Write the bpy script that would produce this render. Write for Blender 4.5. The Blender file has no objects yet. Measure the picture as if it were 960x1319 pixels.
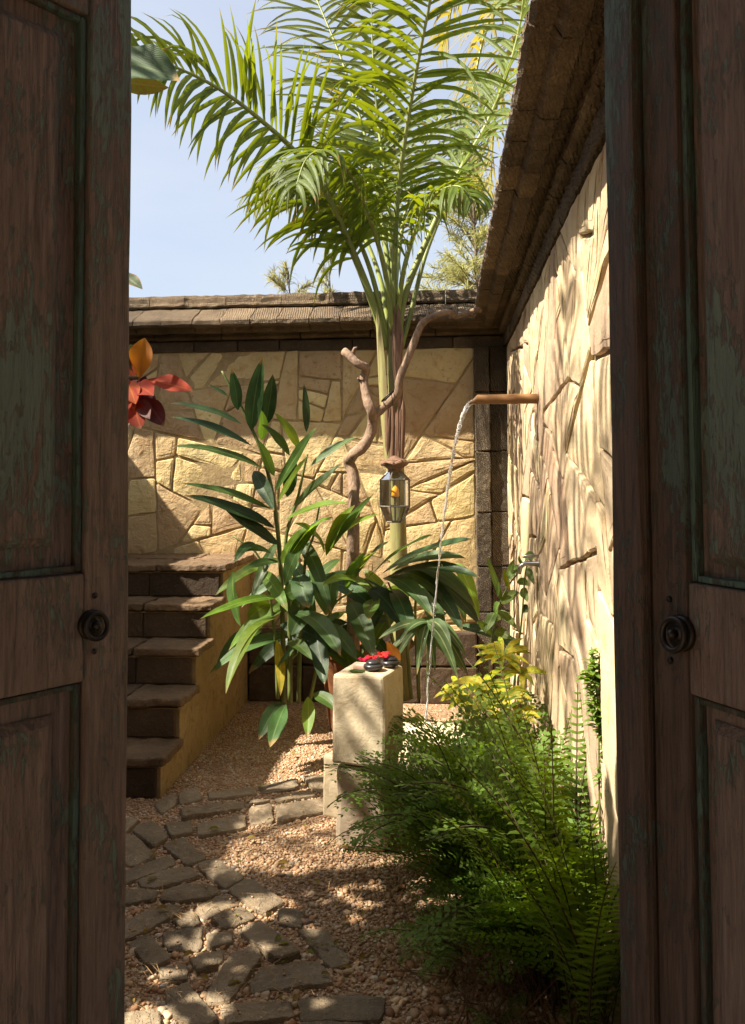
import bpy, bmesh, math, random
import numpy as np
from mathutils import Vector, Matrix, noise as mnoise

random.seed(7)
RNG = np.random.default_rng(7)
SC = bpy.context.scene
COL = SC.collection
rad = math.radians

# ------------------------------------------------------------------ camera, world, sun, exposure
CAM_H = 1.425
cam_data = bpy.data.cameras.new("camera")
cam = bpy.data.objects.new("camera", cam_data)
COL.objects.link(cam)
SC.camera = cam
F_PX, PPX, PPY = 1100.0, 480.0, 573.0
cam_data.sensor_width = 36.0
cam_data.lens = 36.0 * F_PX / 1319.0
cam_data.shift_y = (PPY - 659.5) / 1319.0
cam_data.clip_start = 0.02
cam_data.clip_end = 500.0
YAW, PITCH, ROLL = rad(4.7), rad(2.5), rad(-0.3)
CAM_R = (Matrix.Rotation(YAW, 3, 'Z') @ Matrix.Rotation(rad(90) + PITCH, 3, 'X') @ Matrix.Rotation(ROLL, 3, 'Z'))
CAM_P = Vector((0, 0, CAM_H))
cam.matrix_world = Matrix.Translation(CAM_P) @ CAM_R.to_4x4()

SUN_D = Vector((0.8, 0.3, -1.0)).normalized()
world = bpy.data.worlds.new("World")
SC.world = world
world.use_nodes = True
wn = world.node_tree.nodes
wl = world.node_tree.links
wn.clear()
sky = wn.new('ShaderNodeTexSky')
sky.sky_type = 'NISHITA'
sky.sun_disc = False
sky.sun_elevation = math.asin(-SUN_D.z)
sky.sun_rotation = math.atan2(-SUN_D.x, -SUN_D.y)
sky.air_density = 1.0
sky.dust_density = 4.0
sky.ozone_density = 1.0
bg = wn.new('ShaderNodeBackground')
bg.inputs['Strength'].default_value = 0.080
wo = wn.new('ShaderNodeOutputWorld')
# thin even haze over the whole sky, a little thicker low down, with a trace of cirrus
w_tc = wn.new('ShaderNodeTexCoord')
w_nz = wn.new('ShaderNodeTexNoise')
w_mp = wn.new('ShaderNodeMapping')
w_mp.inputs['Scale'].default_value = (1.0, 1.0, 3.5)
wl.new(w_tc.outputs['Generated'], w_mp.inputs[0])
wl.new(w_mp.outputs[0], w_nz.inputs['Vector'])
w_nz.inputs['Scale'].default_value = 2.2
w_nz.inputs['Detail'].default_value = 7.0
w_rp = wn.new('ShaderNodeValToRGB')
w_rp.color_ramp.elements[0].position = 0.35
w_rp.color_ramp.elements[0].color = (0.42, 0.42, 0.42, 1)
w_rp.color_ramp.elements[1].position = 0.8
w_rp.color_ramp.elements[1].color = (0.75, 0.75, 0.75, 1)
wl.new(w_nz.outputs['Fac'], w_rp.inputs[0])
w_mx = wn.new('ShaderNodeMix')
w_mx.data_type = 'RGBA'
w_mx.inputs[7].default_value = (3.5, 3.65, 3.95, 1)
wl.new(w_rp.outputs[0], w_mx.inputs[0])
wl.new(sky.outputs[0], w_mx.inputs[6])
wl.new(w_mx.outputs[2], bg.inputs[0])
wl.new(bg.outputs[0], wo.inputs[0])

sun_data = bpy.data.lights.new("sun", 'SUN')
sun_data.energy = 5.0
sun_data.angle = rad(0.55)
sun_data.color = (1.0, 0.91, 0.77)
sun = bpy.data.objects.new("sun", sun_data)
COL.objects.link(sun)
sun.rotation_euler = SUN_D.to_track_quat('-Z', 'Y').to_euler()
sun.location = (-6, -2, 9)

SC.view_settings.view_transform = 'Standard'
SC.view_settings.look = 'None'
SC.view_settings.gamma = 1.0
SC.view_settings.exposure = 1.65
SC.render.engine = 'CYCLES'
SC.cycles.max_bounces = 10
SC.cycles.transparent_max_bounces = 12
SC.cycles.use_denoising = True

# ------------------------------------------------------------------ survey helpers (metres from sight lines)
def ray(px, py):
    return CAM_R @ Vector(((px - PPX) / F_PX, -(py - PPY) / F_PX, -1.0))
def P(px, py, y):                       # point at distance y into the yard
    d = ray(px, py)
    return CAM_P + d * (y / d.y)
def PX(px, py, x):
    d = ray(px, py)
    return CAM_P + d * (x / d.x)
def PZ(px, py, z=0.0):
    d = ray(px, py)
    return CAM_P + d * ((z - CAM_H) / d.z)

# ------------------------------------------------------------------ object helpers
class MB:
    def __init__(self):
        self.v, self.f, self.m, self.uv = [], [], [], {}
    def add(self, verts, faces, mi=0, uvs=None):
        o = len(self.v)
        self.v.extend([tuple(x) for x in verts])
        for f in faces:
            self.f.append(tuple(i + o for i in f))
            self.m.append(mi)
        if uvs:
            for i, u in enumerate(uvs):
                self.uv[o + i] = u
    def mesh(self, name, mats, smooth=False, recalc=False):
        me = bpy.data.meshes.new(name)
        me.from_pydata(self.v, [], self.f)
        for m in (mats if isinstance(mats, (list, tuple)) else [mats]):
            me.materials.append(m)
        if any(self.m):
            me.polygons.foreach_set('material_index', self.m)
        if recalc:
            bm = bmesh.new()
            bm.from_mesh(me)
            bmesh.ops.recalc_face_normals(bm, faces=bm.faces)
            bm.to_mesh(me)
            bm.free()
        if self.uv:
            ul = me.uv_layers.new(name='UVMap')
            li = np.zeros(len(me.loops), dtype=np.int32)
            me.loops.foreach_get('vertex_index', li)
            tab = np.zeros((len(self.v), 2), dtype=np.float32)
            for k, u in self.uv.items():
                tab[k] = u
            ul.data.foreach_set('uv', tab[li].ravel())
        if smooth:
            me.polygons.foreach_set('use_smooth', [True] * len(me.polygons))
        me.update()
        return me
    def build(self, name, mats, parent=None, smooth=False, recalc=False, kind=None):
        return link(name, self.mesh(name, mats, smooth, recalc), parent, kind)

def link(name, me, parent=None, kind=None):
    o = bpy.data.objects.new(name, me)
    COL.objects.link(o)
    if parent is not None:
        o.parent = parent
        if parent.type == 'EMPTY' or True:
            o.matrix_parent_inverse = Matrix.Identity(4)
    if kind:
        o['kind'] = kind
    return o
def tag(o, label=None, cat=None, group=None, kind=None):
    if label: o['label'] = label
    if cat: o['category'] = cat
    if group: o['group'] = group
    if kind: o['kind'] = kind
    return o
def thing(name, label, cat, group=None, loc=(0, 0, 0), kind=None):
    o = bpy.data.objects.new(name, None)
    COL.objects.link(o)
    o.location = loc
    o.empty_display_size = 0.1
    return tag(o, label, cat, group, kind)
def fbm(p, s=1.0, o=3):
    return mnoise.fractal(Vector(p) * s, 1.0, 2.0, o)

# ------------------------------------------------------------------ materials
def mk(name):
    m = bpy.data.materials.new(name)
    m.use_nodes = True
    nt = m.node_tree
    nt.nodes.clear()
    out = nt.nodes.new('ShaderNodeOutputMaterial')
    return m, nt, out
class NT:
    def __init__(self, name):
        self.m, self.t, self.out = mk(name)
    def n(self, kind, **kw):
        nd = self.t.nodes.new(kind)
        for k, v in kw.items():
            if hasattr(nd, k) and not k[0].isupper():
                setattr(nd, k, v)
            else:
                nd.inputs[k].default_value = v
        return nd
    def l(self, a, b):
        self.t.links.new(a, b)
    def coords(self, scale=(1, 1, 1), rot=(0, 0, 0), src='Object'):
        tc = self.n('ShaderNodeTexCoord')
        mp = self.n('ShaderNodeMapping')
        mp.inputs['Scale'].default_value = scale
        mp.inputs['Rotation'].default_value = rot
        self.l(tc.outputs[src], mp.inputs[0])
        return mp.outputs[0]
    def noise(self, co, scale, detail=5, rough=0.6, dist=0.0):
        nd = self.n('ShaderNodeTexNoise')
        nd.inputs['Scale'].default_value = scale
        nd.inputs['Detail'].default_value = detail
        nd.inputs['Roughness'].default_value = rough
        nd.inputs['Distortion'].default_value = dist
        if co is not None:
            self.l(co, nd.inputs['Vector'])
        return nd.outputs['Fac']
    def ramp(self, fac, stops):
        nd = self.n('ShaderNodeValToRGB')
        e = nd.color_ramp.elements
        while len(e) > 1:
            e.remove(e[-1])
        for i, (p, c) in enumerate(stops):
            if i == 0:
                e[0].position = p
                el = e[0]
            else:
                el = e.new(p)
            if not isinstance(c, (tuple, list)):
                c = (c, c, c)
            el.color = (*c, 1)
        self.l(fac, nd.inputs[0])
        return nd.outputs[0]
    def mix(self, fac, a, b, blend='MIX'):
        nd = self.n('ShaderNodeMix', data_type='RGBA', blend_type=blend)
        for s, val in ((nd.inputs[0], fac), (nd.inputs[6], a), (nd.inputs[7], b)):
            if isinstance(val, (int, float)):
                s.default_value = val
            elif isinstance(val, (tuple, list)):
                s.default_value = (*val, 1)
            else:
                self.l(val, s)
        return nd.outputs[2]
    def math(self, op, a, b=None):
        nd = self.n('ShaderNodeMath', operation=op)
        for s, val in ((nd.inputs[0], a), (nd.inputs[1], b)):
            if val is None: continue
            if isinstance(val, (int, float)):
                s.default_value = val
            else:
                self.l(val, s)
        return nd.outputs[0]
    def rnd(self):
        return self.n('ShaderNodeObjectInfo').outputs['Random']
    def hsv(self, col, h=0.5, s=1.0, v=1.0):
        nd = self.n('ShaderNodeHueSaturation')
        for nm, val in (('Hue', h), ('Saturation', s), ('Value', v)):
            if isinstance(val, (int, float)):
                nd.inputs[nm].default_value = val
            else:
                self.l(val, nd.inputs[nm])
        self.l(col, nd.inputs['Color'])
        return nd.outputs[0]
    def bump(self, h, strength=0.5, dist=0.01, normal=None):
        nd = self.n('ShaderNodeBump')
        nd.inputs['Strength'].default_value = strength
        nd.inputs['Distance'].default_value = dist
        self.l(h, nd.inputs['Height'])
        if normal is not None:
            self.l(normal, nd.inputs['Normal'])
        return nd.outputs[0]
    def principled(self, col, rough=0.8, normal=None, spec=0.3, **kw):
        b = self.n('ShaderNodeBsdfPrincipled')
        if isinstance(col, (tuple, list)):
            b.inputs['Base Color'].default_value = (*col, 1)
        else:
            self.l(col, b.inputs['Base Color'])
        if isinstance(rough, (int, float)):
            b.inputs['Roughness'].default_value = rough
        else:
            self.l(rough, b.inputs['Roughness'])
        b.inputs['Specular IOR Level'].default_value = spec
        for k, v in kw.items():
            b.inputs[k.replace('_', ' ')].default_value = v
        if normal is not None:
            self.l(normal, b.inputs['Normal'])
        return b
    def done(self, sh):
        self.l(sh.outputs[0], self.out.inputs[0])
        return self.m

def limestone(name, c_lo, c_hi, stain, bump=0.5, pits=0.5):
    t = NT(name)
    co = t.coords()
    big = t.noise(co, 3.0, 4, 0.6, 0.3)
    mid = t.noise(co, 14.0, 6, 0.65, 0.6)
    fine = t.noise(co, 90.0, 4, 0.7)
    base = t.mix(t.ramp(big, [(0.3, 0.0), (0.7, 1.0)]), c_lo, c_hi)
    base = t.mix(t.ramp(mid, [(0.52, 0.0), (0.72, 0.75)]), base, stain)
    spots = t.noise(co, 38.0, 3, 0.5)
    sp = t.math('MULTIPLY', t.ramp(spots, [(0.62, 0.0), (0.68, 1.0)]), t.ramp(big, [(0.45, 0.0), (0.65, pits)]))
    base = t.mix(sp, base, tuple(0.35 * x for x in stain))
    rv = t.math('ADD', t.math('MULTIPLY', t.rnd(), 0.44), 0.74)
    base = t.hsv(base, 0.5, 1.0, rv)
    rh = t.math('ADD', t.math('MULTIPLY', t.rnd(), 0.03), 0.485)
    base = t.hsv(base, rh, 1.0, 1.0)
    h = t.math('ADD', t.math('MULTIPLY', mid, 1.0), t.math('MULTIPLY', fine, 0.25))
    h = t.math('ADD', h, t.math('MULTIPLY', big, 0.6))
    h = t.math('SUBTRACT', h, t.math('MULTIPLY', sp, 0.25))
    nrm = t.bump(h, bump, 0.03)
    return t.done(t.principled(base, 0.88, nrm, 0.15))

def basalt(name, lo, hi, hatch=True, hatch_rot=0.6, wet=0.0):
    t = NT(name)
    co = t.coords()
    big = t.noise(co, 5.0, 5, 0.65)
    mid = t.noise(co, 40.0, 5, 0.7)
    pores = t.n('ShaderNodeTexVoronoi')
    pores.inputs['Scale'].default_value = 120.0
    t.l(co, pores.inputs['Vector'])
    col = t.mix(t.ramp(big, [(0.3, 0.0), (0.72, 1.0)]), lo, hi)
    col = t.mix(t.ramp(mid, [(0.55, 0.0), (0.8, 0.6)]), col, tuple(min(1, 1.9 * x) for x in hi))
    lich = t.noise(co, 9.0, 6, 0.75, 0.4)
    col = t.mix(t.ramp(lich, [(0.6, 0.0), (0.72, 0.5)]), col, (0.20, 0.165, 0.10))
    col = t.hsv(col, 0.5, 1.0, t.math('ADD', t.math('MULTIPLY', t.rnd(), 0.6), 0.7))
    h = t.math('ADD', t.math('MULTIPLY', mid, 0.9), t.math('MULTIPLY', t.ramp(pores.outputs['Distance'], [(0.0, 0.0), (0.35, 1.0)]), 0.35))
    if hatch:
        cw = t.coords((1, 1, 1), (hatch_rot, hatch_rot * 0.7, 0.5))
        w = t.n('ShaderNodeTexWave')
        w.inputs['Scale'].default_value = 26.0
        w.inputs['Distortion'].default_value = 5.0
        w.inputs['Detail'].default_value = 3.0
        w.inputs['Detail Scale'].default_value = 2.5
        t.l(cw, w.inputs['Vector'])
        h = t.math('ADD', h, t.math('MULTIPLY', w.outputs['Fac'], 1.3))
    nrm = t.bump(h, 0.8, 0.012)
    rough = t.ramp(t.noise(co, 6, 3), [(0.35, 0.85 - wet), (0.7, 0.9)])
    return t.done(t.principled(col, rough, nrm, 0.35))

def leaf_mat(name, top, rib, vein=0.25, gloss=0.35, trans=0.35, tcol=None, spot=None, edge=None, ribw=0.06, dark=0.5, tip_at=0.93):
    t = NT(name)
    uv = t.n('ShaderNodeTexCoord').outputs['UV']
    sx = t.n('ShaderNodeSeparateXYZ')
    t.l(uv, sx.inputs[0])
    a = t.math('ABSOLUTE', t.math('SUBTRACT', sx.outputs[0], 0.5))       # 0 at the midrib
    co = t.coords()
    nz = t.noise(co, 12.0, 4, 0.6)
    col = t.mix(t.ramp(nz, [(0.3, 0.0), (0.7, 1.0)]), tuple(dark * x for x in top), top)
    # side veins: stripes running from the rib to the tip
    ph = t.math('ADD', t.math('MULTIPLY', sx.outputs[1], 26.0), t.math('MULTIPLY', a, -22.0))
    w = t.math('ABSOLUTE', t.math('SINE', t.math('MULTIPLY', ph, 3.14159)))
    stripes = t.ramp(w, [(0.0, 1.0), (0.35, 0.0)])
    col = t.mix(t.math('MULTIPLY', stripes, vein), col, rib)
    col = t.mix(t.ramp(a, [(0.0, 0.9), (ribw, 0.0)]), col, rib)
    if spot:
        s = t.noise(co, 55.0, 3, 0.6)
        col = t.mix(t.ramp(s, [(0.5, 0.0), (0.56, 1.0)]), col, spot)
    if edge:
        col = t.mix(t.ramp(t.math('ADD', a, t.math('MULTIPLY', nz, 0.1)), [(0.4, 0.0), (0.5, 1.0)]), col, edge)
    tipf = t.math('ADD', sx.outputs[1], t.math('MULTIPLY', t.math('SUBTRACT', t.noise(co, 9.0, 3), 0.5), 0.5))
    col = t.mix(t.ramp(tipf, [(tip_at, 0.0), (min(1, tip_at + 0.07), 0.85)]), col, (0.26, 0.15, 0.05))
    col = t.hsv(col, t.math('ADD', t.math('MULTIPLY', t.rnd(), 0.025), 0.4875), 1.0,
                t.math('ADD', t.math('MULTIPLY', t.rnd(), 0.5), 0.75))
    nrm = t.bump(t.math('ADD', w, t.math('MULTIPLY', nz, 0.5)), 0.25, 0.004)
    b = t.principled(col, t.math('ADD', gloss, t.math('MULTIPLY', nz, 0.25)), nrm, 0.32)
    tr = t.n('ShaderNodeBsdfTranslucent')
    tc = t.hsv(col, 0.485, 1.15, 1.6)
    if tcol:
        tc = t.mix(0.6, tc, tcol)
    t.l(tc, tr.inputs[0])
    mx = t.n('ShaderNodeMixShader')
    mx.inputs[0].default_value = trans
    t.l(b.outputs[0], mx.inputs[1])
    t.l(tr.outputs[0], mx.inputs[2])
    return t.done(mx)

def plain(name, col, var=0.3, rough=0.75, scale=20.0, bump=0.2, bdist=0.006, spec=0.3, stretch=(1, 1, 1), dark=None, **kw):
    t = NT(name)
    co = t.coords(stretch)
    nz = t.noise(co, scale, 6, 0.65, 0.3)
    nb = t.noise(co, scale * 0.2, 4, 0.6)
    d = dark or tuple(x * (1 - var) for x in col)
    c = t.mix(t.ramp(nz, [(0.3, 0.0), (0.7, 1.0)]), d, col)
    c = t.mix(t.ramp(nb, [(0.4, 0.0), (0.75, 0.6)]), c, tuple(x * (1 - var) for x in d))
    c = t.hsv(c, 0.5, 1.0, t.math('ADD', t.math('MULTIPLY', t.rnd(), 0.3), 0.85))
    return t.done(t.principled(c, rough, t.bump(nz, bump, bdist), spec, **kw))

def door_wood(name, base, dark, paint, amount=0.5):
    t = NT(name)
    co = t.coords((9, 9, 0.55))
    grain = t.noise(co, 9.0, 8, 0.7, 0.8)
    co2 = t.coords((1, 1, 0.4))
    big = t.noise(co2, 4.5, 5, 0.6, 0.5)
    fib = t.noise(t.coords((40, 40, 1.2)), 6.0, 4, 0.6)
    c = t.mix(t.ramp(t.math('ADD', t.math('MULTIPLY', grain, 0.75), t.math('MULTIPLY', fib, 0.25)), [(0.34, 0.0), (0.60, 1.0)]), dark, base)
    c = t.mix(t.ramp(big, [(0.35, 0.0), (0.7, 0.55)]), c, tuple(0.6 * x for x in base))
    pm = t.noise(t.coords((1.0, 1.0, 0.35)), 5.0, 6, 0.65, 0.8)
    pm2 = t.noise(t.coords((5, 5, 1.6)), 16.0, 7, 0.8, 0.6)
    pm3 = t.noise(t.coords((30, 30, 3.0)), 6.0, 5, 0.7)
    s_ = t.math('ADD', t.math('MULTIPLY', pm, 0.9), t.math('MULTIPLY', pm2, 0.55))
    s_ = t.math('ADD', s_, t.math('MULTIPLY', pm3, 0.30))
    mask = t.ramp(s_, [(0.985 - amount * 0.16, 0.0), (1.03 - amount * 0.16, 0.72)])
    c = t.mix(mask, c, paint)
    crack = t.ramp(t.noise(t.coords((22, 22, 0.7)), 7.0, 3, 0.5, 1.0), [(0.70, 0.0), (0.76, 1.0)])
    c = t.mix(t.math('MULTIPLY', crack, 0.7), c, tuple(0.25 * x for x in dark))
    h = t.math('ADD', t.math('MULTIPLY', fib, 0.5), grain)
    h = t.math('SUBTRACT', h, t.math('MULTIPLY', crack, 0.8))
    h = t.math('ADD', h, t.math('MULTIPLY', mask, 0.3))
    h = t.math('ADD', h, t.math('MULTIPLY', pm2, 0.6))
    return t.done(t.principled(c, 0.68, t.bump(h, 1.0, 0.008), 0.25))

M = {}
M['stone_back'] = limestone('limestone_yellow', (0.50, 0.355, 0.165), (0.66, 0.515, 0.285), (0.40, 0.24, 0.09), 0.65, 0.6)
M['stone_right'] = limestone('limestone_cream', (0.40, 0.29, 0.172), (0.53, 0.415, 0.275), (0.34, 0.205, 0.095), 0.30, 0.5)  # same stone as the back wall, recoloured for the sunlight on it
M['mortar'] = plain('lime_mortar', (0.43, 0.31, 0.155), 0.4, 0.95, 30, 0.6, 0.01)
M['mortar_pale'] = plain('pale_mortar', (0.24, 0.175, 0.10), 0.35, 0.95, 30, 0.6, 0.01)
M['basalt'] = basalt('hewn_basalt', (0.060, 0.044, 0.028), (0.130, 0.098, 0.062))
M['coping'] = basalt('coping_basalt', (0.085, 0.056, 0.031), (0.195, 0.138, 0.080))
M['cornice'] = basalt('cornice_basalt', (0.085, 0.060, 0.035), (0.190, 0.140, 0.085))
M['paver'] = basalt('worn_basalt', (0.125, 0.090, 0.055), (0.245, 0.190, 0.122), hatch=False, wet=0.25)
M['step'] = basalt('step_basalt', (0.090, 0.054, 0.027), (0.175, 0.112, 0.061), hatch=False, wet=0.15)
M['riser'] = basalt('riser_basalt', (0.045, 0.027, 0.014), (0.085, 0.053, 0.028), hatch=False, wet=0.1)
M['joint'] = plain('tan_joint', (0.30, 0.21, 0.11), 0.3, 0.95, 40, 0.5)
M['plaster'] = limestone('ochre_plaster', (0.255, 0.178, 0.078), (0.37, 0.275, 0.135), (0.13, 0.085, 0.04), 0.3, 0.8)
M['plinth'] = limestone('sawn_sandstone', (0.49, 0.40, 0.265), (0.62, 0.52, 0.36), (0.36, 0.25, 0.13), 0.25, 0.35)
M['door'] = door_wood('weathered_door_wood', (0.265, 0.200, 0.168), (0.092, 0.066, 0.053), (0.130, 0.215, 0.182), 0.47)
M['door_dark'] = door_wood('dark_door_wood', (0.140, 0.100, 0.080), (0.046, 0.032, 0.025), (0.085, 0.145, 0.124), 0.46)
M['door_teal'] = door_wood('teal_painted_wood', (0.125, 0.115, 0.092), (0.045, 0.040, 0.032), (0.085, 0.170, 0.142), 0.85)
M['iron'] = plain('black_iron', (0.035, 0.030, 0.026), 0.4, 0.42, 60, 0.3, 0.002, 0.5, Metallic=0.6)
M['pewter'] = plain('grey_tin', (0.20, 0.18, 0.15), 0.45, 0.5, 50, 0.2, 0.002, 0.5, Metallic=0.7)
M['chrome'] = plain('worn_chrome', (0.55, 0.53, 0.50), 0.3, 0.28, 30, 0.1, 0.002, 0.5, Metallic=0.9)
M['bark'] = plain('grey_branch_bark', (0.36, 0.24, 0.16), 0.55, 0.85, 55, 0.9, 0.012, stretch=(1, 1, 0.5))
M['spout'] = plain('bamboo_wood', (0.36, 0.19, 0.075), 0.5, 0.5, 30, 0.3, 0.004, stretch=(0.2, 1, 1))
M['trunk'] = plain('palm_crownshaft', (0.30, 0.31, 0.11), 0.35, 0.6, 11, 0.5, 0.006, stretch=(4, 4, 0.45), dark=(0.20, 0.15, 0.065))
M['sheath'] = plain('dry_palm_sheath', (0.25, 0.14, 0.085), 0.5, 0.8, 20, 0.6, 0.006, stretch=(5, 5, 0.4))
M['rachis'] = plain('palm_rachis', (0.26, 0.30, 0.075), 0.3, 0.45, 12, 0.1)
M['terracotta'] = plain('terracotta', (0.27, 0.105, 0.042), 0.6, 0.8, 20, 0.25)
M['tree_bark'] = plain('tree_bark', (0.16, 0.12, 0.08), 0.5, 0.9, 25, 0.8, 0.015, stretch=(1, 1, 0.4))
M['stem'] = plain('green_stem', (0.16, 0.19, 0.055), 0.4, 0.5, 18, 0.15)
M['fern_stem'] = plain('fern_stem', (0.075, 0.055, 0.025), 0.4, 0.6, 18, 0.15)
M['twig'] = plain('dry_twig', (0.24, 0.13, 0.065), 0.4, 0.85, 30, 0.3)
M['needle'] = plain('straw_needle', (0.38, 0.24, 0.11), 0.4, 0.8, 30, 0.1)
M['render'] = plain('gate_render', (0.32, 0.24, 0.15), 0.3, 0.9, 9, 0.3)
M['roofwood'] = plain('roof_boards', (0.11, 0.075, 0.05), 0.4, 0.8, 12, 0.3)
M['blackpot'] = plain('black_soapstone', (0.035, 0.032, 0.031), 0.3, 0.32, 40, 0.1, 0.002, 0.5)
M['soap'] = plain('pink_soap', (0.66, 0.42, 0.32), 0.2, 0.5, 12, 0.1)
M['petal'] = leaf_mat('red_petal', (0.55, 0.015, 0.03), (0.60, 0.03, 0.05), 0.2, 0.5, 0.4)
M['palm_leaf'] = leaf_mat('palm_leaflet', (0.105, 0.160, 0.014), (0.18, 0.22, 0.04), 0.0, 0.30, 0.38, (0.36, 0.40, 0.006), dark=0.5, tip_at=0.86)
M['palm_far'] = leaf_mat('far_palm_leaflet', (0.26, 0.24, 0.045), (0.28, 0.25, 0.06), 0.0, 0.4, 0.42, (0.50, 0.42, 0.04), dark=0.7)
M['ginger'] = leaf_mat('ginger_leaf', (0.060, 0.120, 0.024), (0.15, 0.20, 0.06), 0.12, 0.27, 0.32, (0.22, 0.36, 0.02), ribw=0.05)
M['ginger_dark'] = leaf_mat('dark_ginger_leaf', (0.035, 0.075, 0.022), (0.08, 0.12, 0.04), 0.12, 0.25, 0.16, ribw=0.05)
M['ginger_bright'] = leaf_mat('bright_ginger_leaf', (0.14, 0.24, 0.025), (0.24, 0.32, 0.07), 0.12, 0.28, 0.4, (0.40, 0.52, 0.02), ribw=0.05)  # brighter copy of the ginger leaf, sunlight put into its colour
M['broad'] = leaf_mat('broad_ginger_leaf', (0.062, 0.125, 0.036), (0.14, 0.20, 0.07), 0.22, 0.27, 0.25, (0.20, 0.34, 0.03), ribw=0.05)
M['yellow_leaf'] = leaf_mat('yellowed_leaf', (0.46, 0.36, 0.03), (0.5, 0.42, 0.1), 0.1, 0.4, 0.35)
M['striped'] = leaf_mat('striped_leaf', (0.085, 0.15, 0.045), (0.32, 0.36, 0.16), 0.4, 0.35, 0.25, ribw=0.09)
M['croton'] = leaf_mat('croton_leaf', (0.46, 0.40, 0.02), (0.5, 0.44, 0.04), 0.15, 0.42, 0.36, (0.6, 0.52, 0.015), spot=(0.15, 0.21, 0.015))
M['red_leaf'] = leaf_mat('red_almond_leaf', (0.36, 0.062, 0.016), (0.42, 0.13, 0.02), 0.25, 0.7, 0.35, (0.60, 0.08, 0.015))
M['orange_leaf'] = leaf_mat('orange_almond_leaf', (0.42, 0.16, 0.03), (0.30, 0.12, 0.02), 0.25, 0.55, 0.45, (0.75, 0.27, 0.02))
M['dry_leaf'] = leaf_mat('curled_dry_leaf', (0.30, 0.19, 0.05), (0.34, 0.26, 0.08), 0.2, 0.65, 0.4, (0.5, 0.4, 0.05), spot=(0.16, 0.20, 0.03))
M['maroon_leaf'] = leaf_mat('maroon_leaf', (0.10, 0.026, 0.022), (0.14, 0.05, 0.03), 0.15, 0.4, 0.25)
M['almond_leaf'] = leaf_mat('almond_leaf', (0.055, 0.085, 0.025), (0.12, 0.15, 0.04), 0.15, 0.35, 0.28, (0.22, 0.30, 0.02), edge=(0.18, 0.10, 0.03))
M['matte_leaf'] = leaf_mat('dull_dark_leaf', (0.045, 0.075, 0.028), (0.09, 0.12, 0.05), 0.3, 0.62, 0.12, ribw=0.05)
M['vine_leaf'] = leaf_mat('vine_leaf', (0.12, 0.19, 0.04), (0.25, 0.30, 0.08), 0.2, 0.32, 0.35, (0.3, 0.42, 0.03))
M['fern'] = leaf_mat('fern_leaf', (0.15, 0.25, 0.026), (0.10, 0.16, 0.03), 0.0, 0.42, 0.40, (0.28, 0.40, 0.012), dark=0.6)
M['fern_dark'] = leaf_mat('lacy_fern_leaf', (0.130, 0.225, 0.028), (0.09, 0.14, 0.03), 0.0, 0.42, 0.40, (0.24, 0.38, 0.015), dark=0.6)
M['fern_bright'] = leaf_mat('bright_fern_leaf', (0.17, 0.30, 0.045), (0.14, 0.24, 0.05), 0.0, 0.42, 0.42, (0.32, 0.5, 0.03), dark=0.7)
M['casuarina'] = leaf_mat('casuarina_needle', (0.24, 0.25, 0.11), (0.26, 0.27, 0.11), 0.0, 0.6, 0.5, (0.50, 0.48, 0.18), dark=0.8)

def ground_mat():
    t = NT('gravel_bed')
    co = t.coords()
    v = t.n('ShaderNodeTexVoronoi')
    v.inputs['Scale'].default_value = 95.0
    t.l(co, v.inputs['Vector'])
    c = t.ramp(t.n('ShaderNodeSeparateXYZ').outputs[0], [(0, 0.0), (1, 1.0)])
    sep = t.n('ShaderNodeSeparateColor')
    t.l(v.outputs['Color'], sep.inputs[0])
    c = t.ramp(sep.outputs[0], [(0.0, (0.17, 0.085, 0.04)), (0.4, (0.32, 0.19, 0.10)), (0.75, (0.42, 0.28, 0.17)), (1.0, (0.48, 0.38, 0.27))])
    big = t.noise(co, 4.0, 4, 0.6)
    c = t.mix(t.ramp(big, [(0.4, 0.0), (0.7, 0.5)]), c, (0.16, 0.09, 0.045))
    h = t.ramp(v.outputs['Distance'], [(0.0, 1.0), (0.6, 0.0)])
    return t.done(t.principled(c, 0.85, t.bump(h, 0.9, 0.01), 0.25))
M['ground'] = ground_mat()
def pebble_mat():
    t = NT('river_pebble')
    at = t.n('ShaderNodeAttribute', attribute_name='tone')
    c = t.ramp(at.outputs['Fac'], [(0.0, (0.16, 0.075, 0.045)), (0.15, (0.34, 0.17, 0.08)), (0.4, (0.43, 0.25, 0.13)),
                                   (0.65, (0.50, 0.35, 0.20)), (0.85, (0.58, 0.47, 0.33)), (0.95, (0.66, 0.60, 0.52)), (1.0, (0.26, 0.24, 0.22))])
    nz = t.noise(t.coords(), 130, 4, 0.6)
    soil = t.noise(t.coords(), 3.2, 5, 0.7, 0.5)
    c = t.mix(t.ramp(soil, [(0.45, 0.0), (0.7, 0.65)]), c, (0.20, 0.115, 0.06))
    c = t.mix(t.ramp(nz, [(0.35, 0.0), (0.7, 0.45)]), c, (0.26, 0.15, 0.08))
    return t.done(t.principled(c, 0.6, t.bump(nz, 0.3, 0.003), 0.35))
M['pebble'] = pebble_mat()
def glass_mat(name, rough, ior, tint):
    t = NT(name)
    b = t.principled(tint, rough, None, 0.5)
    b.inputs['Transmission Weight'].default_value = 1.0
    b.inputs['IOR'].default_value = ior
    return t.done(b)
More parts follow.
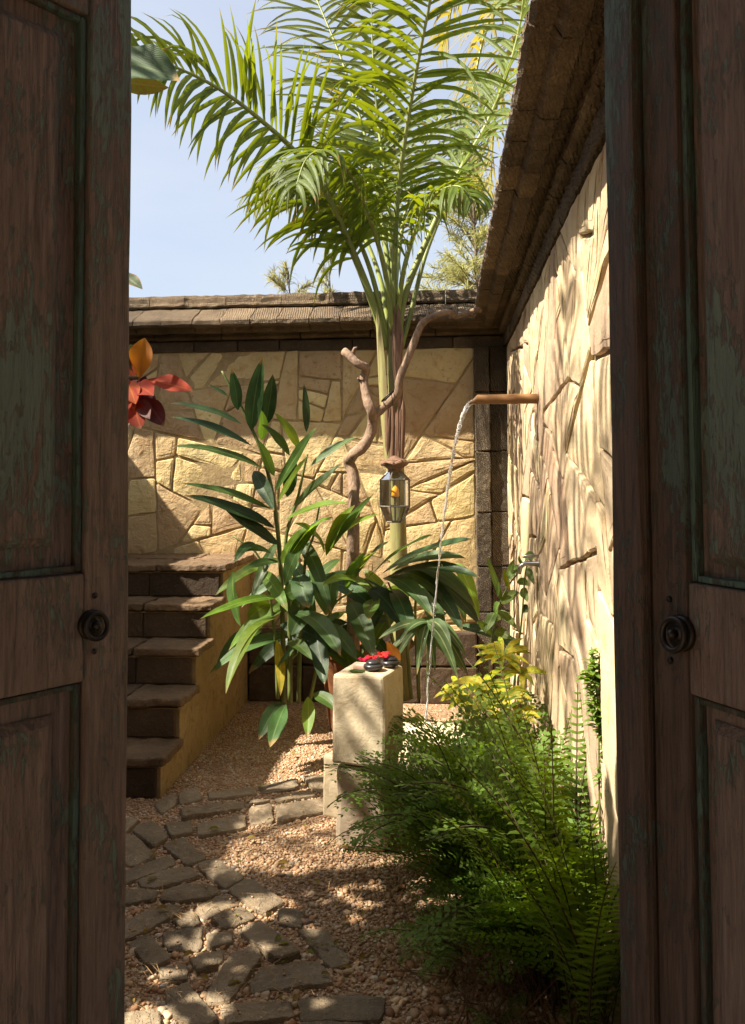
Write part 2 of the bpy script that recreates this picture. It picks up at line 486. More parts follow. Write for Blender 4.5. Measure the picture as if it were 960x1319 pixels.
def water_mat():
    t = NT('falling_water')
    b = t.principled((0.97, 0.98, 1.0), 0.05, None, 0.5)
    b.inputs['Transmission Weight'].default_value = 1.0
    b.inputs['IOR'].default_value = 1.33
    d = t.principled((0.82, 0.84, 0.86), 0.3, None, 0.6)
    mx = t.n('ShaderNodeMixShader')
    t.l(t.ramp(t.noise(t.coords((1, 1, 0.3)), 60, 3), [(0.42, 0.08), (0.62, 0.55)]), mx.inputs[0])
    t.l(b.outputs[0], mx.inputs[1])
    t.l(d.outputs[0], mx.inputs[2])
    return t.done(mx)
M['water'] = water_mat()
def pane_mat():
    t = NT('lantern_glass')
    g = t.n('ShaderNodeBsdfGlossy')
    g.inputs['Roughness'].default_value = 0.08
    tr = t.n('ShaderNodeBsdfTransparent')
    tr.inputs[0].default_value = (0.86, 0.88, 0.84, 1)
    fr = t.n('ShaderNodeFresnel')
    fr.inputs['IOR'].default_value = 1.5
    mx = t.n('ShaderNodeMixShader')
    t.l(t.math('ADD', t.math('MULTIPLY', fr.outputs[0], 0.9), 0.03), mx.inputs[0])
    t.l(tr.outputs[0], mx.inputs[1])
    t.l(g.outputs[0], mx.inputs[2])
    return t.done(mx)
M['pane'] = pane_mat()
M['candle'] = plain('orange_wax', (0.85, 0.36, 0.02), 0.15, 0.5, 10, 0.05, Subsurface_Weight=0.2)

# ------------------------------------------------------------------ shape helpers
def rough_block(mb, c, size, cell=0.06, bev=0.012, amp=0.004, rot=0.0, mi=0, fr=14.0, seed=0.0, tilt=None, worn=0.0):
    """a rounded box whose faces are a displaced grid"""
    hx, hy, hz = size[0] / 2, size[1] / 2, size[2] / 2
    nx = max(2, min(24, int(round(size[0] / cell)) + 1))
    ny = max(2, min(24, int(round(size[1] / cell)) + 1))
    nz = max(2, min(24, int(round(size[2] / cell)) + 1))
    def axis(n, h):
        b = min(bev, h * 0.45)
        inner = [-(h - b) + 2 * (h - b) * i / (n - 1) for i in range(n)]
        return [-h] + inner + [h]
    ax, ay, az = axis(nx, hx), axis(ny, hy), axis(nz, hz)
    idx = {}
    vs, fs = [], []
    cr, sr = math.cos(rot), math.sin(rot)
    C = Vector(c)
    def vert(i, j, k):
        key = (i, j, k)
        if key in idx:
            return idx[key]
        p = Vector((ax[i], ay[j], az[k]))
        b = min(bev, 0.45 * min(hx, hy, hz))
        q = Vector((max(-(hx - b), min(hx - b, p.x)), max(-(hy - b), min(hy - b, p.y)), max(-(hz - b), min(hz - b, p.z))))
        d = p - q
        if d.length > 1e-6:
            dn = d.normalized()
            p = q + dn * b
        else:
            dn = Vector((0, 0, 0))
        w = Vector((p.x * cr - p.y * sr, p.x * sr + p.y * cr, p.z))
        if tilt is not None:
            w = tilt @ w
        w = w + C
        n = mnoise.noise_vector(w * fr + Vector((seed, seed * 2, 0))) * amp + mnoise.noise_vector(w * fr * 0.3 + Vector((seed * 3, 0, 0))) * amp * 1.5
        idx[key] = len(vs)
        vs.append(w + n)
        return idx[key]
    def quad(a, b, c2, d):
        fs.append((a, b, c2, d))
    X, Y, Z = len(ax), len(ay), len(az)
    for i in range(X - 1):
        for j in range(Y - 1):
            quad(vert(i, j, 0), vert(i, j + 1, 0), vert(i + 1, j + 1, 0), vert(i + 1, j, 0))
            quad(vert(i, j, Z - 1), vert(i + 1, j, Z - 1), vert(i + 1, j + 1, Z - 1), vert(i, j + 1, Z - 1))
        for k in range(Z - 1):
            quad(vert(i, 0, k), vert(i + 1, 0, k), vert(i + 1, 0, k + 1), vert(i, 0, k + 1))
            quad(vert(i, Y - 1, k), vert(i, Y - 1, k + 1), vert(i + 1, Y - 1, k + 1), vert(i + 1, Y - 1, k))
    for j in range(Y - 1):
        for k in range(Z - 1):
            quad(vert(0, j, k), vert(0, j, k + 1), vert(0, j + 1, k + 1), vert(0, j + 1, k))
            quad(vert(X - 1, j, k), vert(X - 1, j + 1, k), vert(X - 1, j + 1, k + 1), vert(X - 1, j, k + 1))
    mb.add(vs, fs, mi)

def box(mb, a, b, mi=0):
    x0, y0, z0 = a
    x1, y1, z1 = b
    vs = [(x0, y0, z0), (x1, y0, z0), (x1, y1, z0), (x0, y1, z0), (x0, y0, z1), (x1, y0, z1), (x1, y1, z1), (x0, y1, z1)]
    mb.add(vs, [(0, 3, 2, 1), (4, 5, 6, 7), (0, 1, 5, 4), (1, 2, 6, 5), (2, 3, 7, 6), (3, 0, 4, 7)], mi)

def tube(mb, pts, radii, seg=8, mi=0, caps=True, bump=0.0, fr=30.0, closed=False):
    pts = [Vector(p) for p in pts]
    n = len(pts)
    vs, fs = [], []
    up = Vector((0.13, 0.21, 0.97)).normalized()
    prev = None
    for i, p in enumerate(pts):
        if closed:
            t = (pts[(i + 1) % n] - pts[i - 1]).normalized()
        else:
            t = (pts[min(i + 1, n - 1)] - pts[max(i - 1, 0)]).normalized()
        if prev is None:
            s = t.cross(up)
            if s.length < 0.05:
                s = t.cross(Vector((1, 0, 0)))
        else:
            s = prev - t * prev.dot(t)
        s.normalize()
        prev = s
        u = t.cross(s)
        r = radii[i] if isinstance(radii, (list, tuple)) else radii
        for k in range(seg):
            a = 2 * math.pi * k / seg
            q = p + (s * math.cos(a) + u * math.sin(a)) * r
            if bump:
                q = q + mnoise.noise_vector(q * fr) * bump
            vs.append(q)
    m = n if closed else n - 1
    for i in range(m):
        j = (i + 1) % n
        for k in range(seg):
            k2 = (k + 1) % seg
            fs.append((i * seg + k, i * seg + k2, j * seg + k2, j * seg + k))
    if caps and not closed:
        fs.append(tuple(reversed(range(seg))))
        fs.append(tuple((n - 1) * seg + k for k in range(seg)))
    mb.add(vs, fs, mi)

def lathe(mb, c, prof, seg=20, mi=0):
    vs, fs = [], []
    for (r, z) in prof:
        for k in range(seg):
            a = 2 * math.pi * k / seg
            vs.append((c[0] + r * math.cos(a), c[1] + r * math.sin(a), c[2] + z))
    n = len(prof)
    for i in range(n - 1):
        for k in range(seg):
            k2 = (k + 1) % seg
            fs.append((i * seg + k, i * seg + k2, (i + 1) * seg + k2, (i + 1) * seg + k))
    fs.append(tuple(reversed(range(seg))))
    fs.append(tuple((n - 1) * seg + k for k in range(seg)))
    mb.add(vs, fs, mi)

def catmull(pts, n=6):
    pts = [Vector(p) for p in pts]
    q = [pts[0] * 2 - pts[1]] + pts + [pts[-1] * 2 - pts[-2]]
    out = []
    for i in range(1, len(q) - 2):
        p0, p1, p2, p3 = q[i - 1], q[i], q[i + 1], q[i + 2]
        for k in range(n):
            t = k / n
            out.append(0.5 * ((2 * p1) + (p2 - p0) * t + (2 * p0 - 5 * p1 + 4 * p2 - p3) * t * t + (3 * p1 - p0 - 3 * p2 + p3) * t ** 3))
    out.append(pts[-1])
    return out

def leaf(mb, base, tip, width, arch=(0, 0, 0), nrm=None, nseg=9, fold=0.18, wave=0.05, peak=0.42, petiole=0.0, mi=0, round_=0.8, twist=0.0):
    """one blade: curved midrib, two sides folded up a little, wavy margin; uv.x across, uv.y along"""
    base, tip = Vector(base), Vector(tip)
    L = (tip - base).length
    mid = (base + tip) / 2 + Vector(arch)
    if nrm is None:
        nrm = Vector((0, -0.55, 0.8))
    nrm = Vector(nrm).normalized()
    vs, uvs, fs = [], [], []
    sd = random.random() * 50
    for i in range(nseg + 1):
        t = i / nseg
        p = base * (1 - t) ** 2 + mid * 2 * t * (1 - t) + tip * t * t
        tg = ((mid - base) * (1 - t) + (tip - mid) * t).normalized()
        s = tg.cross(nrm)
        if s.length < 0.02:
            s = Vector((1, 0, 0))
        s.normalize()
        n2 = s.cross(tg)
        if twist:
            a = twist * t
            s, n2 = s * math.cos(a) + n2 * math.sin(a), n2 * math.cos(a) - s * math.sin(a)
        tt = max(0.0, (t - petiole) / (1 - petiole))
        e = math.log(0.5) / math.log(peak)
        w = width / 2 * max(0.0, math.sin(math.pi * tt ** e)) ** round_
        w = max(w, width * 0.02 * (1 - t))
        wl_ = wave * width * math.sin(t * 11 + sd)
        wr_ = wave * width * math.sin(t * 9 + sd * 1.7)
        for (u, k) in ((-1, wl_), (-0.5, wl_ * 0.3), (0, 0), (0.5, wr_ * 0.3), (1, wr_)):
            lift = fold * w * (abs(u) ** 1.3) + k * (w / (width / 2 + 1e-6))
            vs.append(p + s * (w * u) + n2 * lift)
            uvs.append((0.5 + 0.5 * u, t))
    for i in range(nseg):
        for k in range(4):
            a = i * 5 + k
            fs.append((a, a + 1, a + 6, a + 5))
    mb.add(vs, fs, mi, uvs)

# polygons on a wall face -------------------------------------------------------
def split_poly(poly, cut):
    (cx, cy), (dx, dy) = cut
    A, B = [], []
    n = len(poly)
    sd = [(p[0] - cx) * -dy + (p[1] - cy) * dx for p in poly]
    for i in range(n):
        p, q = poly[i], poly[(i + 1) % n]
        a, b = sd[i], sd[(i + 1) % n]
        (A if a >= 0 else B).append(p)
        if a * b < 0:
            t = a / (a - b)
            m = (p[0] + (q[0] - p[0]) * t, p[1] + (q[1] - p[1]) * t)
            A.append(m)
            B.append(m)
    return A, B
def area(p):
    return 0.5 * sum(p[i][0] * p[(i + 1) % len(p)][1] - p[(i + 1) % len(p)][0] * p[i][1] for i in range(len(p)))
def flagstones(rect, amin, amax, rnd, skew=0.35):
    x0, y0, x1, y1 = rect
    todo = [[(x0, y0), (x1, y0), (x1, y1), (x0, y1)]]
    out = []
    while todo:
        p = todo.pop()
        a = abs(area(p))
        lim = amin + (amax - amin) * rnd.random() ** 1.6
        if a < lim:
            out.append(p)
            continue
        xs, ys = [q[0] for q in p], [q[1] for q in p]
        # long axis by second moments
        cx, cy = sum(xs) / len(p), sum(ys) / len(p)
        w, h = max(xs) - min(xs), max(ys) - min(ys)
        ang = (math.pi / 2 if w > h * rnd.uniform(0.75, 1.2) else 0.0) + rnd.gauss(0, skew)
        if rnd.random() < 0.16:
            ang = rnd.uniform(0, math.pi)
        c = (cx + rnd.uniform(-0.2, 0.2) * w, cy + rnd.uniform(-0.2, 0.2) * h)
        A, B = split_poly(p, (c, (math.cos(ang), math.sin(ang))))
        if len(A) < 3 or len(B) < 3 or min(abs(area(A)), abs(area(B))) < 0.004:
            out.append(p)
            continue
        todo += [A, B]
    return out
def inset(poly, d):
    if area(poly) < 0:
        poly = poly[::-1]
    n = len(poly)
    out = poly
    for i in range(n):
        p, q = Vector(poly[i]), Vector(poly[(i + 1) % n])
        e = (q - p)
        if e.length < 1e-5:
            continue
        e.normalize()
        nrm = Vector((-e.y, e.x))
        o = p + nrm * d
        A, B = split_poly(out, ((o.x, o.y), (e.x, e.y)))
        out = A
        if len(out) < 3:
            return None
    return out
def stone(poly, to_world, proud, rnd, gap=0.006, rough=0.006, relief=0.012, tiltsd=0.012):
    p = inset(poly, gap * rnd.uniform(0.6, 1.5))
    if not p or abs(area(p)) < 0.0015:
        return None
    if area(p) < 0:
        p = p[::-1]
    ring = []
    n = len(p)
    for i in range(n):
        a, b = Vector(p[i]), Vector(p[(i + 1) % n])
        L = (b - a).length
        if L < 0.02:
            ring.append(a)
            continue
        k = max(2, int(L / 0.055))
        nd = Vector((-(b - a).y, (b - a).x)).normalized()
        cut = min(0.2, 0.012 / L)
        for j in range(k):
            t = cut + (1 - 2 * cut) * j / (k - 1) if k > 1 else 0.5
            ring.append(a.lerp(b, t) + nd * (rnd.uniform(0, rough)))
    m = len(ring)
    c = Vector((sum(q.x for q in ring) / m, sum(q.y for q in ring) / m))
    tx, ty = rnd.gauss(0, tiltsd), rnd.gauss(0, tiltsd)
    def dep(q, base):
        return base + (q.x - c.x) * tx + (q.y - c.y) * ty + fbm((q.x, q.y, 7.3), 3.2, 3) * relief
    vs, fs = [], []
    levels = [(0.0, None), (0.0, proud - 0.005), (0.006, proud - 0.001), (0.03, proud + 0.0005), (0.3, proud + 0.002), (0.62, proud + 0.003)]
    for li, (s, d) in enumerate(levels):
        for q in ring:
            L = (q - c).length
            f = s if s > 0.2 else min(0.9, s / max(L, 1e-4))
            r = q.lerp(c, f)
            vs.append(to_world(r.x, -0.02 if li == 0 else dep(r, d), r.y))
    vs.append(to_world(c.x, dep(c, proud + 0.004), c.y))
    for li in range(len(levels) - 1):
        for i in range(m):
            j = (i + 1) % m
            fs.append((li * m + i, li * m + j, (li + 1) * m + j, (li + 1) * m + i))
    o = (len(levels) - 1) * m
    for i in range(m):
        fs.append((o + i, o + (i + 1) % m, len(vs) - 1))
    mb = MB()
    mb.add(vs, fs)
    return mb

# ================================================================== SETTING
YB, XR, XL = 5.68, 0.44, -1.288            # back wall face, right wall face, stair side
mb = MB()
N = 40
S = 60.0
mb.add([(-S, -S, 0), (S, -S, 0), (S, S, 0), (-S, S, 0)], [(0, 1, 2, 3)])
ground = mb.build('ground', M['ground'], kind='structure')

# ------------------------------------------------------------------ garden walls
COP = [(0.030, 2.318, 2.392), (0.066, 2.398, 2.452)]     # (projection, z0, z1) of the two corbel bands
LIP = (0.24, 2.456, 2.505)
def coping_run(parent, a, b, tw, rnd, slab=0.17):
    """coping of one wall from a to b along its face; tw(u, out, z) -> world"""
    def prism(u0, u1, prof, name, jit=0.004, n=5, ragged=0.0):
        mbb = MB()
        vs, fs = [], []
        m = len(prof)
        do_, dz_ = rnd.uniform(-0.003, 0.003), rnd.uniform(-0.0025, 0.0025)
        if name == 'ridge_stone': do_, dz_ = do_, abs(dz_)
        prof = [(o + (do_ if o > 0.02 else 0), z + (dz_ if o > 0.02 or name == 'ridge_stone' else 0)) for (o, z) in prof]
        for i in range(n + 1):
            u = u0 + (u1 - u0) * i / n
            for (o, z) in prof:
                q = Vector((u, o, z))
                jj = mnoise.noise_vector(q * 23 + Vector((a * 7, 0, 0))) * jit + mnoise.noise_vector(q * 70) * jit * 0.8
                zz = z + jj.z + (ragged * mnoise.noise(Vector((u * 18, o * 9, a * 3))) if ragged and z > 2.6 else 0)
                vs.append(tw(u + (jj.x if 0 < i < n else 0), o + jj.y, zz))
        for i in range(n):
            for k in range(m):
                k2 = (k + 1) % m
                fs.append((i * m + k, i * m + k2, (i + 1) * m + k2, (i + 1) * m + k))
        fs.append(tuple(range(m)))
        fs.append(tuple(n * m + k for k in reversed(range(m))))
        mbb.add(vs, fs)
        return mbb.build(name, {'cornice_stone': M['cornice'], 'mortar_joint': M['joint']}.get(name, M['coping']), parent, recalc=True)
    def run(lo, hi, prof, name, jit=0.004, gap=0.006, ragged=0.0):
        u = a
        while u < b - 0.02:
            w = rnd.uniform(lo, hi)
            e = min(b, u + w)
            if b - e < lo * 0.5:
                e = b
            prism(u + gap / 2, e - gap / 2, prof, name, jit, max(3, int((e - u) / 0.035)), ragged)
            u = e
    def rc(o0, o1, z0, z1, c=0.008):
        return [(o0, z0), (o1 - c, z0), (o1, z0 + c), (o1, (z0 + z1) / 2), (o1, z1 - c), (o1 - c, z1), (o0, z1)]
    run(0.28, 0.50, rc(-0.06, COP[0][0], COP[0][1], COP[0][2]), 'cornice_stone', 0.005, 0.009)
    run(0.30, 0.55, rc(-0.06, COP[1][0], COP[1][1], COP[1][2], 0.014), 'cornice_stone', 0.005, 0.009)
    o, z0, z1 = LIP
    run(slab, slab * 1.25, [(-0.06, z0), (0.10, z0), (0.115, z0 - 0.028), (o - 0.075, z0 - 0.028), (o - 0.06, z0), (o - 0.01, z0), (o, z0 + 0.012), (o, z1 - 0.012), (o - 0.012, z1), (0.10, 2.568), (0.0, 2.618), (-0.06, 2.618)], 'coping_slab', 0.005, 0.006)
    prism(a + 0.003, b - 0.003, [(-0.06, z0 + 0.014), (0.10, z0 + 0.014), (0.125, z0 - 0.008), (o - 0.088, z0 - 0.008), (o - 0.07, z0 + 0.014), (o - 0.024, z0 + 0.014), (o - 0.018, z0 + 0.02), (o - 0.018, z1 - 0.022), (o - 0.026, z1 - 0.012), (0.10, 2.556), (0.0, 2.604), (-0.06, 2.604)], 'mortar_joint', 0.0, 3)
    run(0.22, 0.40, [(-0.34, 2.622), (0.012, 2.622), (0.02, 2.635), (0.014, 2.652), (0.004, 2.658), (0.0, 2.69), (-0.012, 2.712), (-0.34, 2.712)], 'ridge_stone', 0.006, 0.004, 0.006)

def wall_core(parent, a, b, tw, mat, mo):
    mb = MB()
    v = []
    for (u, o, z) in ((a, mo, 0), (b, mo, 0), (b, mo, 2.318), (a, mo, 2.318), (a, -0.34, 0), (b, -0.34, 0), (b, -0.34, 2.62), (a, -0.34, 2.62),
                      (a, -0.055, 2.318), (b, -0.055, 2.318), (a, -0.055, 2.62), (b, -0.055, 2.62)):
        v.append(tw(u, o, z))
    mb.add(v, [(0, 1, 2, 3), (3, 2, 9, 8), (8, 9, 11, 10), (10, 11, 6, 7), (4, 5, 6, 7), (0, 1, 5, 4)])
    mb.add(v, [(0, 3, 8, 10, 7, 4), (1, 2, 9, 11, 6, 5)])
    mb.build('mortar_core', mat, parent, recalc=True)

rw = random.Random(21)
back = thing('garden_wall', 'yellow flagstone wall behind the palm, with a dark basalt coping and corner pilaster', 'wall')
tw_back = lambda u, o, z: (u, YB - o, z)
wall_core(back, -3.6, XR - 0.002, tw_back, M['mortar'], 0.0115)
for p in flagstones((-3.6, 0.0, 0.215, 2.316), 0.024, 0.17, rw, 0.30):
    if max(q[0] for q in p) < -2.75:
        continue
    s = stone(p, tw_back, rw.uniform(0.0150, 0.0205), rw, rw.choice((0.0014, 0.002, 0.003, 0.004)), 0.008, 0.013, 0.007)
    if s:
        s.build('stone', M['stone_back'], back, recalc=True)
coping_run(back, -3.6, XR - 0.03, lambda u, o, z: (u, YB - o, z - 0.004), rw)
# dark base course along the foot of the wall
x = -1.28
while x < 0.2:
    w = rw.uniform(0.28, 0.45)
    e = min(0.212, x + w)
    if 0.212 - e < 0.14: e = 0.212
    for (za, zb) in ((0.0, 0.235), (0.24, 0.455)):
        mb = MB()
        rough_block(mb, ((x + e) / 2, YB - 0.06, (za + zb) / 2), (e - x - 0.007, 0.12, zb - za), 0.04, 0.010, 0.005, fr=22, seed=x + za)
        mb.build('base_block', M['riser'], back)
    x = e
# pilaster of stacked hewn blocks in the corner
z = 0.0
while z < 2.31:
    h = rw.uniform(0.26, 0.42)
    e = min(2.314, z + h)
    if 2.314 - e < 0.12:
        e = 2.314
    mb = MB()
    rough_block(mb, (0.262, YB - 0.035, (z + e) / 2), (0.094, 0.11, e - z - 0.006), 0.035, 0.007, 0.004, fr=30, seed=z)
    mb.build('pilaster_block', M['basalt'], back)
    mb = MB()
    rough_block(mb, (0.372, YB - 0.012, (z + e) / 2 + 0.004), (0.120, 0.10, e - z - 0.006), 0.035, 0.007, 0.004, fr=30, seed=z + 3)
    mb.build('pilaster_block', M['basalt'], back)
    z = e

right = thing('garden_wall', 'sunlit cream flagstone wall with the bamboo spout and tap, overhanging dark coping', 'wall')
tw_right = lambda u, o, z: (XR - o, u, z)
YR0 = 1.72
wall_core(right, YR0, YB + 0.335, tw_right, M['mortar_pale'], -0.002)
for p in flagstones((YR0, 0.0, YB - 0.045, 2.316), 0.03, 0.20, rw, 0.45):
    s = stone(p, tw_right, rw.uniform(0.0150, 0.0185), rw, rw.choice((0.0020, 0.0028, 0.0038)), 0.009, 0.006, 0.004)
    if s:
        s.build('stone', M['stone_right'], right, smooth=False, recalc=True)
coping_run(right, YR0, YB - 0.0, tw_right, rw, 0.2)

# unseen third side of the yard: closes it and casts the slanting shade on the back wall
left = thing('garden_wall', 'plain rendered wall closing the yard beyond the stairs', 'wall')
mb = MB()
box(mb, (-3.55, -0.2, 0), (-3.2, YB - 0.36 + 0.36, 2.62))
mb.build('mortar_core', M['mortar'], left)
mb = MB()
box(mb, (-3.62, -0.2, 2.624), (-3.0, YB - 0.3, 2.70))
mb.build('coping_slab', M['coping'], left)

# ------------------------------------------------------------------ unseen porch round the camera, added to shade the doors
gate = thing('gatehouse', 'roofed gate porch holding the two old doors', 'gatehouse')
mb = MB(); box(mb, (-2.45, 0.95, 0), (-0.99, 1.12, 2.74)); mb.build('wall', M['render'], gate)
mb = MB(); box(mb, (0.66, 0.95, 0), (1.9, 1.12, 2.74)); mb.build('wall', M['render'], gate)
mb = MB(); box(mb, (-0.986, 0.96, 2.5), (0.656, 1.11, 2.74)); mb.build('lintel', M['roofwood'], gate)
mb = MB(); box(mb, (-2.5, -2.5, 2.745), (2.0, 1.52, 2.9)); mb.build('roof', M['roofwood'], gate)  # added overhead to keep the sun off the right door
mb = MB(); box(mb, (-7.0, -6.0, 0), (6.0, -5.6, 4.2)); mb.build('house_wall', M['render'], gate)  # unseen wall added behind the camera to cut the sky fill
for (x_, y_) in ((-2.3, -2.3), (1.8, -2.3)):
    mb = MB(); box(mb, (x_ - 0.08, y_ - 0.08, 0), (x_ + 0.08, y_ + 0.08, 2.742)); mb.build('post', M['roofwood'], gate)
mb = MB(); box(mb, (-1.59, -2.4, 0.004), (1.49, 1.0, 0.02)); mb.build('porch_floor', M['render'], gate)

# ------------------------------------------------------------------ stairs
stairs = thing('stone_stairs', 'flight of dark basalt steps with an ochre plastered side, rising beside the left door', 'stairs')
HS, TR = 0.19, 0.275
SX0 = -2.7
mb = MB()
prof = [(3.845, 0.0)]
for k in range(5):
    prof += [(3.845 + TR * k, HS * (k + 1) - 0.048), (3.845 + TR * (k + 1), HS * (k + 1) - 0.048)] if k < 4 else [(3.845 + TR * k, HS * 5 - 0.048)]
prof += [(YB - 0.005, HS * 5 - 0.048), (YB - 0.005, 0.0)]
vs = [(SX0, y, z) for y, z in prof] + [(XL, y, z) for y, z in prof]
n = len(prof)
mb.add(vs, [tuple(range(n)), tuple(n + i for i in reversed(range(n)))] + [(i, i + 1, n + i + 1, n + i) for i in range(n - 1)])
mb.build('side_wall', M['plaster'], stairs, recalc=True)
rs = random.Random(4)
for k in range(5):
    y0 = 3.845 + TR * k
    z1 = HS * (k + 1)
    # riser stones
    x = XL - 0.012
    first = True
    while x > SX0 + 0.05:
        w = rs.uniform(0.24, 0.46) if not first else (0.20, 0.36, 0.30, 0.36, 0.42)[k]
        first = False
        xe = max(SX0, x - w)
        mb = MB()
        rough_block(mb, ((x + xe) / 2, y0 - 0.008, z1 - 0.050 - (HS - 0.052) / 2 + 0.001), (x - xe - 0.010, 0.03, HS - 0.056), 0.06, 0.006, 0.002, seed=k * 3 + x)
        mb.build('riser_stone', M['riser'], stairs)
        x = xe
    # tread stones
    if k < 4:
        rows = [(y0 - 0.04, y0 + TR + 0.0)]
    else:
        rows = [(y0 - 0.04, y0 + 0.33), (y0 + 0.33, YB - 0.006)]
    for ri, (ya, yb) in enumerate(rows):
        x = XL + 0.028
        first = True
        while x > SX0 + 0.05:
            w = rs.uniform(0.3, 0.5) if not first else (0.33, 0.30, 0.36, 0.40, 0.42)[k] - 0.12 * ri
            first = False
            xe = max(SX0, x - w)
            mb = MB()
            rough_block(mb, ((x + xe) / 2, (ya + yb) / 2, z1 - 0.020 + rs.uniform(-0.002, 0.002)), (x - xe - 0.009, yb - ya - 0.008, 0.040), 0.022, 0.010, 0.0055, fr=40, seed=k * 5 + x, worn=1)
            mb.build('tread_stone', M['step'], stairs)
            x = xe
    # pale joint bed below the treads
    mb = MB()
    box(mb, (SX0, y0 - 0.018, z1 - 0.054), (XL - 0.004, y0 + 0.02, z1 - 0.046))
    mb.build('mortar_joint', M['joint'], stairs)
    mb = MB()
    box(mb, (SX0, y0 - 0.004, z1 - HS + 0.002), (XL - 0.002, y0 + 0.004, z1 - 0.052))
    mb.build('mortar_joint', M['joint'], stairs)

# ------------------------------------------------------------------ paving stones set in the gravel
path = thing('path', None, None, kind='structure')
PAV = [
 [(610,390),(790,350),(800,395),(625,440)], [(508,385),(590,375),(598,435),(515,445)], [(320,455),(495,415),(500,460),(330,492)],
 [(610,345),(735,320),(745,348),(620,365)], [(275,400),(500,358),(503,385),(285,430)], [(512,360),(545,356),(585,368),(515,378)],
 [(705,288),(790,283),(805,325),(745,330)], [(550,305),(680,293),(685,318),(555,333)], [(370,330),(530,315),(535,340),(375,355)],
 [(255,345),(320,325),(340,355),(260,375)], [(168,375),(235,350),(245,375),(195,405)], [(200,450),(285,435),(305,470),(225,495)],
 [(100,470),(155,445),(215,495),(165,530)], [(0,440),(95,440),(45,488),(0,490)], [(20,500),(90,500),(165,555),(100,585),(20,560)],
 [(205,525),(265,503),(345,575),(285,590)], [(45,630),(215,565),(245,595),(70,665)], [(130,640),(290,610),(312,640),(160,680)],
 [(10,680),(175,690),(150,715),(10,735)], [(325,600),(385,580),(475,640),(420,680)], [(200,690),(260,668),(375,672),(370,705),(230,725)],
 [(440,690),(500,655),(625,735),(560,770)], [(310,760),(430,705),(465,740),(340,800)], [(385,785),(480,755),(515,785),(430,825)],
 [(45,815),(215,738),(260,765),(100,850)], [(240,790),(300,765),(340,795),(290,822)], [(220,840),(345,828),(345,890),(225,890)],
 [(352,840),(440,832),(445,870),(352,890)], [(470,830),(540,800),(660,900),(590,935)], [(695,835),(775,830),(855,930),(790,945)],
 [(85,880),(140,848),(215,940),(160,965)], [(300,955),(400,920),(405,955),(320,980)], [(430,950),(545,920),(540,960),(450,1080),(355,1070)],
 [(545,980),(770,960),(770,1020),(560,1040)], [(225,1040),(290,1025),(385,1150),(330,1180),(240,1120)], [(420,1110),(650,1095),(660,1140),(430,1170)],
 [(625,762),(700,765),(690,810),(635,800)], [(700,1090),(850,1070),(960,1080),(950,1140),(720,1150)], [(200,975),(280,965),(270,1010),(200,1005)],
 [(40,1150),(180,1140),(200,1230),(60,1250)], [(420,1195),(640,1185),(660,1260),(430,1270)], [(700,1180),(900,1180),(900,1260),(720,1260)], [(210,1200),(380,1200),(370,1270),(220,1280)],
]
paver_polys = []
rp = random.Random(9)
RAW = []
for q in PAV:
    poly = [(p.x, p.y) for p in [PZ(140 + a / 2.824, 900 + b / 2.824, 0.02) for a, b in q]]
    RAW.append(poly[::-1] if area(poly) < 0 else poly)
def grow(i):
    A = RAW[i]
    k = 1.14 if i < 11 else 1.42
    c = (sum(p[0] for p in A) / len(A), sum(p[1] for p in A) / len(A))
    out = [(c[0] + (p[0] - c[0]) * k, c[1] + (p[1] - c[1]) * k) for p in A]
    for j, B in enumerate(RAW):
        if j == i: continue
        cb = (sum(p[0] for p in B) / len(B), sum(p[1] for p in B) / len(B))
        if math.hypot(c[0] - cb[0], c[1] - cb[1]) > 0.7: continue
        best = None
        for poly in (A, B):
            for m in range(len(poly)):
                p, q = poly[m], poly[(m + 1) % len(poly)]
                n = Vector((q[1] - p[1], p[0] - q[0])).normalized()
                if n.dot(Vector((cb[0] - c[0], cb[1] - c[1]))) < 0: n = -n
                amax = max(n.x * v[0] + n.y * v[1] for v in A)
                bmin = min(n.x * v[0] + n.y * v[1] for v in B)
                if best is None or bmin - amax > best[0]:
                    best = (bmin - amax, n, (amax + bmin) / 2)
        n, d = best[1], best[2] - 0.006
        o = n * d
        L, Rr = split_poly(out, ((o.x, o.y), (-n.y, n.x)))
        out = L if (L and sum((n.x * v[0] + n.y * v[1]) for v in L) / len(L) < d) else Rr
    return out if area(out) > 0 else out[::-1]
